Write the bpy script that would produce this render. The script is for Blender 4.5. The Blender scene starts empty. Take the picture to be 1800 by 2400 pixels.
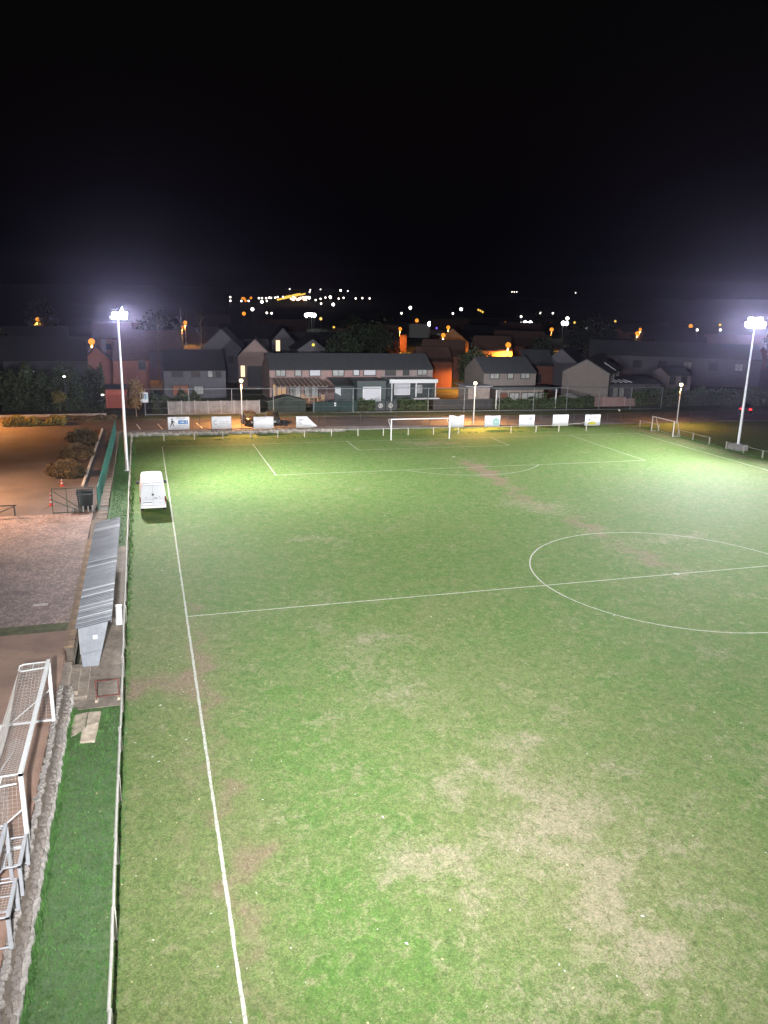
import bpy, bmesh, math, random
import numpy as np
from mathutils import Vector, Matrix
R = math.radians
rnd = random.Random(7)
scene = bpy.context.scene
COL = scene.collection

# ------------------------------------------------------------------ camera
CAM = Vector((-1.463, -40.076, 16.403))
cd = bpy.data.cameras.new('camera'); cam = bpy.data.objects.new('camera', cd); COL.objects.link(cam)
cd.sensor_fit = 'HORIZONTAL'; cd.sensor_width = 36.0; cd.lens = 1860.28 / 1800 * 36
cd.clip_start = 0.1; cd.clip_end = 9000
fw = Vector((0.28019447, 0.92395871, -0.26036774)); rt = Vector((0.9584996, -0.28415518, 0.02311588)); up = Vector((0.05262672, 0.25603931, 0.96523277))
m3 = Matrix((rt, up, -fw)).transposed()
cam.matrix_world = Matrix.Translation(CAM) @ m3.to_4x4()
scene.camera = cam

# ------------------------------------------------------------------ night sky and moon
world = bpy.data.worlds.new('World'); scene.world = world; world.use_nodes = True
wn = world.node_tree.nodes; wl = world.node_tree.links
sky = wn.new('ShaderNodeTexSky'); sky.sky_type = 'NISHITA'; sky.sun_disc = False
sky.sun_elevation = R(-3.0); sky.sun_rotation = R(200)
wl.new(sky.outputs['Color'], wn['Background'].inputs['Color'])
wn['Background'].inputs['Strength'].default_value = 0.02
sd = bpy.data.lights.new('moon', 'SUN'); sd.energy = 0.004; sd.angle = R(0.5); sd.color = (0.8, 0.88, 1.0)
so = bpy.data.objects.new('moon', sd); COL.objects.link(so); so.rotation_euler = (R(50), 0, R(160))

# ------------------------------------------------------------------ exposure / render
scene.view_settings.view_transform = 'Standard'; scene.view_settings.look = 'None'
scene.view_settings.exposure = 0.0; scene.view_settings.gamma = 1.0
try: scene.view_settings.use_curve_mapping = False
except Exception: pass
scene.render.engine = 'CYCLES'
cy = scene.cycles
cy.use_denoising = True
try: cy.denoiser = 'OPENIMAGEDENOISE'
except Exception: pass
cy.max_bounces = 5; cy.diffuse_bounces = 2; cy.glossy_bounces = 2; cy.transmission_bounces = 3; cy.transparent_max_bounces = 8; cy.volume_bounces = 0
cy.sample_clamp_indirect = 3.0
try: cy.use_light_tree = True
except Exception: pass

FLOOD = 56000.0
NEARF = 41000.0
HAZE_D = 0.00007

# ------------------------------------------------------------------ materials
MATS = {}
def mat(name, col, rough=0.85, metal=0.0, n=(0, 0), n2=None, bump=0.0, spec=0.3, emit=None, es=0.0):
    """principled material; n = (noise scale, amount) of fine tonal variation, n2 a second coarser one"""
    if name in MATS: return MATS[name]
    m = bpy.data.materials.new(name); m.use_nodes = True
    t = m.node_tree; p = t.nodes['Principled BSDF']
    p.inputs['Base Color'].default_value = (*col, 1); p.inputs['Roughness'].default_value = rough
    p.inputs['Metallic'].default_value = metal; p.inputs['Specular IOR Level'].default_value = spec
    if emit: p.inputs['Emission Color'].default_value = (*emit, 1); p.inputs['Emission Strength'].default_value = es
    src = None
    if n[0]:
        tc = t.nodes.new('ShaderNodeTexCoord')
        cur = None
        for (sc, am) in [n] + ([n2] if n2 else []):
            no = t.nodes.new('ShaderNodeTexNoise'); no.inputs['Scale'].default_value = sc; no.inputs['Detail'].default_value = 6; no.inputs['Roughness'].default_value = .65
            t.links.new(tc.outputs['Object'], no.inputs['Vector'])
            mr = t.nodes.new('ShaderNodeMapRange'); mr.inputs['From Min'].default_value = .3; mr.inputs['From Max'].default_value = .7
            mr.inputs['To Min'].default_value = 1 - am; mr.inputs['To Max'].default_value = 1 + am
            t.links.new(no.outputs['Fac'], mr.inputs['Value'])
            if src is None: src = no
            mx = t.nodes.new('ShaderNodeVectorMath'); mx.operation = 'SCALE'
            if cur is None: mx.inputs[0].default_value = col
            else: t.links.new(cur, mx.inputs[0])
            t.links.new(mr.outputs['Result'], mx.inputs['Scale']); cur = mx.outputs[0]
        t.links.new(cur, p.inputs['Base Color'])
        if bump:
            b = t.nodes.new('ShaderNodeBump'); b.inputs['Strength'].default_value = bump; b.inputs['Distance'].default_value = .03
            t.links.new(src.outputs['Fac'], b.inputs['Height']); t.links.new(b.outputs['Normal'], p.inputs['Normal'])
    MATS[name] = m
    return m
def glow(name, col, s):
    if name in MATS: return MATS[name]
    m = bpy.data.materials.new(name); m.use_nodes = True; t = m.node_tree
    e = t.nodes.new('ShaderNodeEmission'); e.inputs['Color'].default_value = (*col, 1); e.inputs['Strength'].default_value = s
    t.nodes.remove(t.nodes['Principled BSDF']); t.links.new(e.outputs[0], t.nodes['Material Output'].inputs['Surface'])
    MATS[name] = m; return m

# ------------------------------------------------------------------ mesh builder
class MB:
    def __init__(s): s.v = []; s.f = []; s.sm = []
    def add(s, vs, fs, smooth=False):
        o = len(s.v); s.v += [tuple(x) for x in vs]
        for f in fs: s.f.append(tuple(i + o for i in f)); s.sm.append(smooth)
        return s
    def box(s, c, d, rz=0.0, rx=0.0, ry=0.0):
        M = Matrix.Rotation(rz, 3, 'Z') @ Matrix.Rotation(ry, 3, 'Y') @ Matrix.Rotation(rx, 3, 'X')
        vs = []
        for z in (-.5, .5):
            for (x, y) in ((-.5, -.5), (.5, -.5), (.5, .5), (-.5, .5)):
                vs.append(Vector(c) + M @ Vector((x * d[0], y * d[1], z * d[2])))
        return s.add(vs, [(3, 2, 1, 0), (4, 5, 6, 7), (0, 1, 5, 4), (1, 2, 6, 5), (2, 3, 7, 6), (3, 0, 4, 7)])
    def span(s, a, b): # box from min corner to max corner
        return s.box([(a[i] + b[i]) / 2 for i in range(3)], [abs(b[i] - a[i]) for i in range(3)])
    def quad(s, a, b, c, d): return s.add([a, b, c, d], [(0, 1, 2, 3)])
    def tube(s, p, q, r, r2=None, n=8, caps=True):
        p = Vector(p); q = Vector(q); d = q - p
        if d.length < 1e-6: return s
        r2 = r if r2 is None else r2
        z = d.normalized(); x = z.orthogonal().normalized(); y = z.cross(x)
        vs = []
        for (c, rr) in ((p, r), (q, r2)):
            for i in range(n):
                a = 2 * math.pi * i / n; vs.append(c + x * math.cos(a) * rr + y * math.sin(a) * rr)
        fs = [(i, (i + 1) % n, n + (i + 1) % n, n + i) for i in range(n)]
        s.add(vs, fs, True)
        if caps: s.add(vs, [tuple(reversed(range(n))), tuple(range(n, 2 * n))])
        return s
    def path(s, pts, r, n=6):
        for a, b in zip(pts[:-1], pts[1:]): s.tube(a, b, r, n=n)
        return s
    def ball(s, c, r, nu=10, nv=7, sc=(1, 1, 1)):
        vs = []; fs = []
        for j in range(nv + 1):
            th = math.pi * j / nv
            for i in range(nu):
                a = 2 * math.pi * i / nu
                vs.append((c[0] + r * sc[0] * math.sin(th) * math.cos(a), c[1] + r * sc[1] * math.sin(th) * math.sin(a), c[2] + r * sc[2] * math.cos(th)))
        for j in range(nv):
            for i in range(nu):
                a, b = j * nu + i, j * nu + (i + 1) % nu
                fs.append((a, a + nu, b + nu, b))
        return s.add(vs, fs, True)
    def prism(s, poly, axis, a, b):
        """extrude a 2-D polygon along axis 'x','y' or 'z' from a to b"""
        def P(u, v, w): return {'x': (w, u, v), 'y': (u, w, v), 'z': (u, v, w)}[axis]
        n = len(poly); vs = [P(u, v, a) for u, v in poly] + [P(u, v, b) for u, v in poly]
        fs = [(i, (i + 1) % n, n + (i + 1) % n, n + i) for i in range(n)] + [tuple(reversed(range(n))), tuple(range(n, 2 * n))]
        return s.add(vs, fs)
    def mesh(s, name, m):
        me = bpy.data.meshes.new(name); me.from_pydata(s.v, [], s.f)
        me.polygons.foreach_set('use_smooth', s.sm); me.materials.append(m)
        me.validate(); me.update()
        bm = bmesh.new(); bm.from_mesh(me); bmesh.ops.recalc_face_normals(bm, faces=bm.faces); bm.to_mesh(me); bm.free()
        return me
    def build(s, name, m, parent=None, bevel=0.0):
        me = s.mesh(name, m)
        if bevel:
            bm = bmesh.new(); bm.from_mesh(me); bmesh.ops.remove_doubles(bm, verts=bm.verts, dist=1e-5)
            bmesh.ops.bevel(bm, geom=list(bm.edges), offset=bevel, segments=2, affect='EDGES', profile=.6)
            bm.to_mesh(me); bm.free()
        return link(name, me, parent)
def link(name, me, parent=None):
    o = bpy.data.objects.new(name, me); COL.objects.link(o)
    if parent: o.parent = parent
    return o
def thing(name, label, cat, loc=(0, 0, 0), rz=0.0, group=None):
    o = bpy.data.objects.new(name, None); COL.objects.link(o); o.empty_display_size = .2
    o.location = loc; o.rotation_euler = (0, 0, rz); o['label'] = label; o['category'] = cat
    if group: o['group'] = group
    return o
def tag(o, label, cat, group=None):
    o['label'] = label; o['category'] = cat
    if group: o['group'] = group
    return o
def struct(name, mb, m):
    o = mb.build(name, m); o['kind'] = 'structure'; return o
def kids(o): return [c for c in bpy.data.objects if c.parent == o]
KID = {}
def copy_tree(src, loc, rz=0.0, label=None):
    c = src.copy(); COL.objects.link(c); c.location = loc; c.rotation_euler = (0, 0, rz)
    if label: c['label'] = label
    if src.name not in KID: KID[src.name] = [(k, kids(k)) for k in kids(src)]
    for k, gk in KID[src.name]:
        d = k.copy(); COL.objects.link(d); d.parent = c
        for g in gk: e = g.copy(); COL.objects.link(e); e.parent = d
    return c
def spot(name, parent, loc, target, watts, col, ang=130, blend=1.0, rad=.15):
    l = bpy.data.lights.new(name, 'SPOT'); l.energy = watts; l.color = col; l.spot_size = R(ang); l.spot_blend = blend; l.shadow_soft_size = rad
    o = bpy.data.objects.new(name, l); COL.objects.link(o); o.parent = parent; o.location = loc
    d = Vector(target) - Vector(loc); o.rotation_euler = d.to_track_quat('-Z', 'Y').to_euler()
    return o
def sm(a, b, x):
    t = np.clip((x - a) / (b - a), 0, 1); return t * t * (3 - 2 * t)
def terrain(x, y):
    """height of the land beyond the car park: level town, then a far low ridge"""
    x = np.asarray(x, float); y = np.asarray(y, float)
    d = np.hypot(x + 1.5, y + 40)
    az = np.arctan2(x + 1.5, y + 40)
    keep = np.exp(-((az - .2) / .16) ** 2)
    f = keep + (1 - keep) * (.86 + .14 * np.sin(az * 9 + 1))
    return 0.3 + .03 * np.clip(d - 1100, 0, 1150) * f
ZY = 0.6   # level of the yard left of the pitch

# ================================================================== large structure
# ---- grass sheets with wear painted as a mesh attribute (bare places of the turf itself)
WEAR = [(30.3, 36.4, 1.6, 2.2, .5), (30.5, 33, 1.5, 2.5, .55), (30.4, 29.5, 1.5, 2.5, .5), (29.5, 24, 1.2, 3.5, .35), (28.6, 18.8, 2.6, 1.6, .75), (29.3, 16.8, 2.6, 1.4, .7), (30, 15, 2, 1.5, .5),
 (30.4, 9.3, 1.8, 1.6, .6), (29.9, 5.4, 1.6, 1.8, .6), (29.7, 2.4, 1.6, 1.5, .55), (30.6, -.1, 1.6, .9, .9), (33.8, 6.8, 2.9, .9, .95), (37, 7.4, 1.4, .6, .6), (32.3, -4.3, 1.2, .7, .7), (10.8, 11.8, 1.6, 1.3, .45), (11.9, 15.1, 1.2, 1, .4),
 (7.5, -7.9, 1.6, 1.5, .75), (8.6, -10.9, 1.6, 1.3, .95), (9.4, -5.5, 2, 1, .4), (4.6, -12.1, .9, .6, .85), (2.6, -6.9, 1.2, .6, .6), (11.2, -16, .9, 1.3, .8), (8.7, -17.1, 1.2, .8, .6), (10.7, -18.9, .9, 1.0, .95), (10.5, -19.9, .9, .7, .8),
 (11.9, -20, 1.0, .5, .75), (9.1, -20.5, 1.2, .9, .5), (5.2, -20.1, .7, 1.0, .6), (10.8, -22.9, .7, .9, .9), (10, -22, 1.3, .7, .6), (10.1, -25.1, 1.3, .8, .85), (10.5, -26, .8, 1.0, .8), (13.1, -24.9, .8, .7, .85), (7.2, -26.3, 1.5, .8, .75),
 (6.4, -22.8, .6, .5, .6), (2.1, -21, .6, .6, .45), (19.6, -19.3, 1, .7, .6), (30.4, 46.7, 3.6, 1.6, 1.0), (28, 47.6, 2.0, .8, .7), (7.5, -5.6, 1.4, .8, .4), (5.1, -21.3, .8, .5, .5), (9.7, -24.5, .9, .7, .5), (12.2, -18.4, 1.3, .7, .5),
 (2.2, -11.6, .9, .6, .4), (9, -13.9, 1.3, .9, .35), (9, -26.5, 1.1, .9, .5), (14, -21, 3, 3, .25), (9, -21, 5, 5, .18), (55, 48, 4, .8, .5), (-1.3, 17.5, .4, .3, .5), (1.2, 16.8, .4, .3, .5), (40, 20, 4, 5, .12)]
SOIL = [(.9, -19.6, .6, .7, 1.0), (-.5, -7.8, .9, 1.6, .8), (0, -6, .6, 1.2, .7), (-2.0, -7.4, 1.1, .9, .95), (-2.6, -8, .5, .8, .8), (31.8, 46.9, 3.0, 1.3, .7), (30.3, 31, .8, 5, .6), (29, 17.5, 2, 1.5, .35), (30, 7, .9, 5, .4), (30.4, 34, 1.2, 2, .9), (30.5, 30.5, 1.2, 2.4, .9), (30, 26, 1.1, 2.6, .8), (29.2, 21, 1.1, 2.4, .8), (30.2, 12, 1.0, 2.6, .75), (30.3, 3, 1.0, 2.4, .7), (-.9, -14, .5, 4, .4), (-.9, -21, .6, 3, .35)]
_wr = random.Random(21)
for _i in range(46): WEAR.append((_wr.gauss(10, 2.6), _wr.gauss(-21, 4), _wr.uniform(.3, .9), _wr.uniform(.25, .7), _wr.uniform(.35, .7)))
for _i in range(90):
    WEAR.append((_wr.uniform(2, 30) if _i < 60 else _wr.uniform(2, 58), _wr.uniform(-29, 2) if _i < 60 else _wr.uniform(-5, 45), _wr.uniform(.35, 1.3), _wr.uniform(.3, .9), _wr.uniform(.3, .62)))
def grass_sheet(name, x0, x1, y0, y1, step, m, hole=None):
    nx = int((x1 - x0) / step) + 1; ny = int((y1 - y0) / step) + 1
    X, Y = np.meshgrid(np.linspace(x0, x1, nx), np.linspace(y0, y1, ny))
    rs = np.random.RandomState(3)
    ph = rs.rand(8) * 6
    U = X + .35 * np.sin(Y * 1.9 + ph[0]) + .2 * np.sin(Y * 4.1 + X * 2.2 + ph[1]); V = Y + .35 * np.sin(X * 1.7 + ph[2]) + .2 * np.sin(X * 4.7 - Y * 1.3 + ph[3])
    w = np.zeros_like(X); s = np.zeros_like(X)
    for (a, b, rx, ry, k) in WEAR: w += .76 * k * np.exp(-(((U - a) / rx) ** 2 + ((V - b) / ry) ** 2))
    for (a, b, rx, ry, k) in SOIL: s += k * np.exp(-(((U - a) / rx) ** 2 + ((V - b) / ry) ** 2))
    s += .85 * np.exp(-((U - .32) / .38) ** 2) * (Y < 2) * (.75 + .25 * np.sin(Y * 1.1))      # worn touchline edge
    s += .35 * np.exp(-((U - 62.6) / 1.2) ** 2) * (Y > 20)
    w += .55 * np.exp(-((U - 62.4) / 1.1) ** 2) * (Y > 15)
    lush = sm(-2.6, -3.3, X) * 1.0
    dry = -.06 + .30 * np.exp(-((X - 10) / 6) ** 2 - ((Y + 21) / 8) ** 2) + .75 * sm(8, -16, Y) * sm(2, 9, X) * sm(26, 14, X) * .5 + .6 * sm(3.2, .2, X) * sm(22, -6, Y) + .35 * sm(50, 60, X)
    Z = .012 * np.sin(X * .6) * np.sin(Y * .5) * 0
    me = bpy.data.meshes.new(name)
    vs = np.stack([X, Y, Z], -1).reshape(-1, 3)
    i = np.arange(nx * ny).reshape(ny, nx)
    fs = np.stack([i[:-1, :-1], i[:-1, 1:], i[1:, 1:], i[1:, :-1]], -1).reshape(-1, 4)
    me.from_pydata(vs.tolist(), [], fs.tolist())
    for an, arr in (('wear', w), ('soil', s), ('lush', lush), ('dry', dry)):
        at = me.attributes.new(an, 'FLOAT', 'POINT'); at.data.foreach_set('value', np.clip(arr, 0, 1.2).astype(np.float32).ravel())
    me.materials.append(m); me.update()
    o = link(name, me); o['kind'] = 'structure'; return o
def grass_material():
    m = bpy.data.materials.new('turf'); m.use_nodes = True; t = m.node_tree; N = t.nodes; L = t.links; p = N['Principled BSDF']
    p.inputs['Roughness'].default_value = .8; p.inputs['Specular IOR Level'].default_value = .12
    tc = N.new('ShaderNodeTexCoord')
    def noise(sc, det=5, rough=.6, scale=(1, 1, 1), dist=0):
        mp = N.new('ShaderNodeMapping'); mp.inputs['Scale'].default_value = scale; L.new(tc.outputs['Object'], mp.inputs['Vector'])
        n = N.new('ShaderNodeTexNoise'); n.inputs['Scale'].default_value = sc; n.inputs['Detail'].default_value = det; n.inputs['Roughness'].default_value = rough; n.inputs['Distortion'].default_value = dist
        L.new(mp.outputs[0], n.inputs['Vector']); return n.outputs['Fac']
    def rng(v, a, b, c, d):
        r = N.new('ShaderNodeMapRange'); r.inputs['From Min'].default_value = a; r.inputs['From Max'].default_value = b; r.inputs['To Min'].default_value = c; r.inputs['To Max'].default_value = d
        L.new(v, r.inputs['Value']); return r.outputs['Result']
    def mix(f, a, b):
        x = N.new('ShaderNodeMix'); x.data_type = 'RGBA'; x.clamp_factor = True
        L.new(f, x.inputs['Factor']) if not isinstance(f, float) else None
        for k, c in ((6, a), (7, b)):
            if isinstance(c, tuple): x.inputs[k].default_value = (*c, 1)
            else: L.new(c, x.inputs[k])
        return x.outputs[2]
    def math_(op, a, b):
        x = N.new('ShaderNodeMath'); x.operation = op
        for k, c in ((0, a), (1, b)):
            if isinstance(c, (int, float)): x.inputs[k].default_value = c
            else: L.new(c, x.inputs[k])
        return x.outputs[0]
    big = noise(.11, 5, .6); mid = noise(.8, 7, .68, dist=.8); fine = noise(8, 7, .75, (1, .7, 1), 1.4); blade = noise(34, 4, .75, (.45, 1, 1), 1.0)
    stalk = noise(17, 5, .8, (.5, 1.1, 1), 2.2)
    da = N.new('ShaderNodeAttribute'); da.attribute_name = 'dry'
    df = math_('ADD', da.outputs['Fac'], math_('MULTIPLY', math_('SUBTRACT', math_('ADD', math_('MULTIPLY', big, .6), math_('MULTIPLY', mid, .4)), .5), 2.4))
    patch = noise(2.1, 6, .7, (1, 1, 1), 1.0)
    base = mix(rng(df, .05, .85, 0, 1), (.062, .122, .024), (.104, .118, .044))
    base = mix(rng(patch, .50, .68, 0, .7), base, (.150, .158, .070))
    base = mix(rng(patch, .30, .47, .75, 0), base, (.042, .088, .020))
    base = mix(rng(mid, .42, .66, 0, .8), base, (.050, .106, .020))
    # sparse dry stalks everywhere, denser where the turf is dry
    dry = rng(math_('ADD', math_('ADD', math_('MULTIPLY', stalk, .9), math_('MULTIPLY', mid, .35)), math_('MULTIPLY', df, .05)), .60, .86, 0, .75)
    base = mix(dry, base, (.22, .195, .10))
    a = N.new('ShaderNodeAttribute'); a.attribute_name = 'wear'
    b = N.new('ShaderNodeAttribute'); b.attribute_name = 'soil'
    c = N.new('ShaderNodeAttribute'); c.attribute_name = 'lush'
    wf = math_('ADD', a.outputs['Fac'], math_('MULTIPLY', math_('SUBTRACT', math_('ADD', math_('MULTIPLY', stalk, .5), math_('MULTIPLY', patch, .5)), .5), 6.0))
    base = mix(math_('MULTIPLY', rng(wf, .2, 1.2, 0, .88), rng(math_('ADD', math_('MULTIPLY', stalk, .7), math_('MULTIPLY', fine, .3)), .38, .56, .30, 1)), base, (.24, .198, .140))
    sf = math_('ADD', b.outputs['Fac'], math_('MULTIPLY', math_('SUBTRACT', mid, .5), 1.6))
    base = mix(rng(sf, .25, 1.05, 0, .82), base, (.165, .118, .080))
    lf = math_('ADD', c.outputs['Fac'], math_('MULTIPLY', math_('SUBTRACT', patch, .5), 1.8))
    base = mix(rng(lf, .3, 1.1, 0, .9), base, (.066, .112, .050))
    v = N.new('ShaderNodeVectorMath'); v.operation = 'SCALE'; L.new(base, v.inputs[0])
    L.new(math_('MULTIPLY', rng(fine, .28, .72, .50, 1.50), rng(blade, .25, .75, .66, 1.34)), v.inputs['Scale'])
    L.new(v.outputs[0], p.inputs['Base Color'])
    bp = N.new('ShaderNodeBump'); bp.inputs['Strength'].default_value = .55; bp.inputs['Distance'].default_value = .05
    L.new(math_('ADD', fine, math_('MULTIPLY', blade, .6)), bp.inputs['Height']); L.new(bp.outputs[0], p.inputs['Normal'])
    return m
TURF = grass_material(); MATS['turf'] = TURF
grass_sheet('pitch', -5.0, 66.0, -60, 57.2, .3, TURF)
grass_sheet('training_field', 66.0, 190, -60, 57.2, 3.0, TURF)
# ---- land
def terrain_sheet():
    xs = np.concatenate([np.linspace(-1780, -300, 16), np.linspace(-250, 500, 40), np.linspace(560, 2180, 24)])
    ys = np.concatenate([np.linspace(-1480, 50, 6), np.linspace(69.5, 700, 30), np.linspace(740, 2280, 44)])
    X, Y = np.meshgrid(xs, ys); Z = terrain(X, Y); Z[Y < 60] = -.7
    me = bpy.data.meshes.new('ground'); nx, ny = len(xs), len(ys); i = np.arange(nx * ny).reshape(ny, nx)
    fs = np.stack([i[:-1, :-1], i[:-1, 1:], i[1:, 1:], i[1:, :-1]], -1).reshape(-1, 4)
    me.from_pydata(np.stack([X, Y, Z], -1).reshape(-1, 3).tolist(), [], fs.tolist())
    me.materials.append(mat('garden_ground', (.045, .055, .030), .95, n=(.4, .4), n2=(.02, .3))); me.update()
    o = link('ground', me); o['kind'] = 'structure'
terrain_sheet()
ASPH = mat('asphalt', (.085, .070, .066), .9, n=(14, .25), n2=(.35, .25), bump=.3)
TARM = mat('brown_tarmac', (.215, .135, .098), .9, n=(22, .2), n2=(.5, .22), bump=.3)
# left plateau: tarmac yard (south), cobbled yard, car park (north)
mb = MB(); mb.span((-80, -60, -.7), (-5.55, -1.9, ZY)); struct('yard', mb, TARM)
def cobble_material():
    m = bpy.data.materials.new('cobbles'); m.use_nodes = True; t = m.node_tree; N = t.nodes; L = t.links; p = N['Principled BSDF']; p.inputs['Roughness'].default_value = .85
    tc = N.new('ShaderNodeTexCoord')
    vo = N.new('ShaderNodeTexVoronoi'); vo.inputs['Scale'].default_value = 5.5; L.new(tc.outputs['Object'], vo.inputs['Vector'])
    vd = N.new('ShaderNodeTexVoronoi'); vd.feature = 'DISTANCE_TO_EDGE'; vd.inputs['Scale'].default_value = 5.5; L.new(tc.outputs['Object'], vd.inputs['Vector'])
    no = N.new('ShaderNodeTexNoise'); no.inputs['Scale'].default_value = .6; no.inputs['Detail'].default_value = 5; L.new(tc.outputs['Object'], no.inputs['Vector'])
    r1 = N.new('ShaderNodeMapRange'); r1.inputs['To Min'].default_value = .6; r1.inputs['To Max'].default_value = 1.45; L.new(vo.outputs['Color'], r1.inputs['Value'])
    r2 = N.new('ShaderNodeMapRange'); r2.inputs['From Max'].default_value = .12; r2.inputs['To Min'].default_value = .45; r2.inputs['To Max'].default_value = 1; L.new(vd.outputs['Distance'], r2.inputs['Value'])
    r3 = N.new('ShaderNodeMapRange'); r3.inputs['From Min'].default_value = .3; r3.inputs['From Max'].default_value = .7; r3.inputs['To Min'].default_value = .75; r3.inputs['To Max'].default_value = 1.25; L.new(no.outputs['Fac'], r3.inputs['Value'])
    q = N.new('ShaderNodeMath'); q.operation = 'MULTIPLY'; L.new(r1.outputs[0], q.inputs[0]); L.new(r2.outputs[0], q.inputs[1])
    q2 = N.new('ShaderNodeMath'); q2.operation = 'MULTIPLY'; L.new(q.outputs[0], q2.inputs[0]); L.new(r3.outputs[0], q2.inputs[1])
    v = N.new('ShaderNodeVectorMath'); v.operation = 'SCALE'; v.inputs[0].default_value = (.225, .155, .132); L.new(q2.outputs[0], v.inputs['Scale'])
    L.new(v.outputs[0], p.inputs['Base Color'])
    b = N.new('ShaderNodeBump'); b.inputs['Distance'].default_value = .03; b.inputs['Strength'].default_value = .6; L.new(r2.outputs[0], b.inputs['Height']); L.new(b.outputs[0], p.inputs['Normal'])
    return m
mb = MB(); mb.span((-80, -.85, -.7), (-5.62, 20.3, ZY)); struct('cobbled_yard', mb, cobble_material())
mb = MB(); mb.span((-80, -1.9, -.7), (-5.62, -.85, ZY - .004)); struct('moss_strip', mb, mat('moss', (.075, .078, .035), .95, n=(3, .4), n2=(.8, .35)))
# car park: left plateau and the strip behind the far boards, sinking gently to the right
def strip(name, x0, x1, y0, y1, zf, m, nx=40, depth=1.0):
    mb = MB(); xs = [x0 + (x1 - x0) * i / nx for i in range(nx + 1)]
    for a, b in zip(xs[:-1], xs[1:]):
        mb.add([(a, y0, zf(a)), (b, y0, zf(b)), (b, y1, zf(b)), (a, y1, zf(a))], [(0, 1, 2, 3)])
        mb.add([(a, y0, -depth), (b, y0, -depth), (b, y0, zf(b)), (a, y0, zf(a))], [(0, 1, 2, 3)])
    return struct(name, mb, m)
def zp(x): return float(.6 - .45 * sm(18, 52, x))
mb = MB(); mb.span((-80, 20.3, -.7), (-5.62, 57.2, ZY)); struct('car_park', mb, ASPH)
strip('road', -80, 190, 57.2, 69.6, zp, ASPH)
strip('verge', -9.0, 190, 65.8, 69.3, lambda x: zp(x) + .06, mat('verge_grass', (.055, .060, .026), .95, n=(2, .4), n2=(.4, .3)), depth=-.0)
strip('planting_bed', -20.5, -6.7, 72.0, 77.4, lambda x: .42, mat('bed_soil', (.055, .050, .030), .95, n=(2, .4)))
mb = MB(); mb.span((-21, 71.75, .2), (-6.6, 71.95, .66)); struct('kerb', mb, mat('kerb_stone', (.30, .27, .23), .9, n=(4, .2)))
mb = MB()
for x in (-2.3, .2, 4.9, 7.6): mb.quad((x, 57.9, zp(x) + .004), (x + .12, 57.9, zp(x) + .004), (x - .35, 62.2, zp(x) + .004), (x - .47, 62.2, zp(x) + .004))
struct('bay_markings', mb, mat('bay_paint', (.55, .52, .48), .9, n=(6, .3)))
# concrete apron round the stand, steps
CONC = mat('dirty_concrete', (.175, .145, .115), .92, n=(5, .3), n2=(.7, .3), bump=.4)
mb = MB(); mb.span((-5.0, -8.9, -.2), (-3.04, 13.1, .03)); struct('concrete_apron', mb, CONC)
STEP = mat('step_concrete', (.20, .165, .13), .92, n=(6, .3), n2=(.9, .3), bump=.4)
steps = thing('stone_steps', 'worn concrete steps leading up from the apron to the tarmac yard', 'steps', (-5.0, -6.6, 0))
for i, (xa, z) in enumerate(((.55, .17), (.18, .33), (-.2, .49))):
    mb = MB(); mb.span((-.62, -1.45 + .18 * i, 0), (xa, 1.35, z)); mb.build('step', STEP, steps, bevel=.02)
# ---- pitch markings: worn chalk lines
def line_material():
    m = bpy.data.materials.new('line_chalk'); m.use_nodes = True; t = m.node_tree; N = t.nodes; L = t.links; p = N['Principled BSDF']; p.inputs['Roughness'].default_value = .95
    tc = N.new('ShaderNodeTexCoord'); n1 = N.new('ShaderNodeTexNoise'); n1.inputs['Scale'].default_value = 7; n1.inputs['Detail'].default_value = 7; n1.inputs['Roughness'].default_value = .75; L.new(tc.outputs['Object'], n1.inputs['Vector'])
    r = N.new('ShaderNodeMapRange'); r.inputs['From Min'].default_value = .38; r.inputs['From Max'].default_value = .60; L.new(n1.outputs['Fac'], r.inputs['Value'])
    x = N.new('ShaderNodeMix'); x.data_type = 'RGBA'; x.inputs[6].default_value = (.20, .21, .12, 1); x.inputs[7].default_value = (.40, .40, .37, 1); L.new(r.outputs[0], x.inputs[0])
    L.new(x.outputs[2], p.inputs['Base Color']); return m
CHALK = line_material()
lr = random.Random(5)
def marking(pts, w=.085, closed=False):
    """ragged ribbon along a polyline"""
    P_ = []
    for a, b in zip(pts[:-1], pts[1:]):
        a = Vector(a); b = Vector(b); n = max(1, int((b - a).length / .35))
        P_ += [a.lerp(b, i / n) for i in range(n)]
    P_.append(Vector(pts[-1]))
    mb = MB(); vs = []
    for i, p in enumerate(P_):
        d = (P_[min(i + 1, len(P_) - 1)] - P_[max(i - 1, 0)]).normalized(); nn = Vector((-d.y, d.x))
        c = p + nn * lr.uniform(-.008, .008); wa = w / 2 * lr.uniform(.8, 1.2)
        vs += [(c.x + nn.x * wa, c.y + nn.y * wa, .005), (c.x - nn.x * wa, c.y - nn.y * wa, .005)]
    mb.add(vs, [(2 * i, 2 * i + 1, 2 * i + 3, 2 * i + 2) for i in range(len(P_) - 1)])
    o = struct('pitch_line', mb, CHALK); return o
LY, PW = 49.55, 60.2; mx_ = PW / 2
marking([(0, -33), (0, LY)], .10); marking([(-.05, LY), (PW + .05, LY)]); marking([(PW, LY), (PW, -33)], .12); marking([(.06, 0), (PW - .06, 0)], .09)
marking([(mx_ + 9.15 * math.cos(a), 9.15 * math.sin(a)) for a in [2 * math.pi * i / 96 for i in range(97)]], .09)
marking([(mx_ - 20.16, LY - .06), (mx_ - 20.16, LY - 16.5)]); marking([(mx_ - 20.2, LY - 16.5), (mx_ + 20.2, LY - 16.5)]); marking([(mx_ + 20.16, LY - 16.45), (mx_ + 20.16, LY - .06)])
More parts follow.
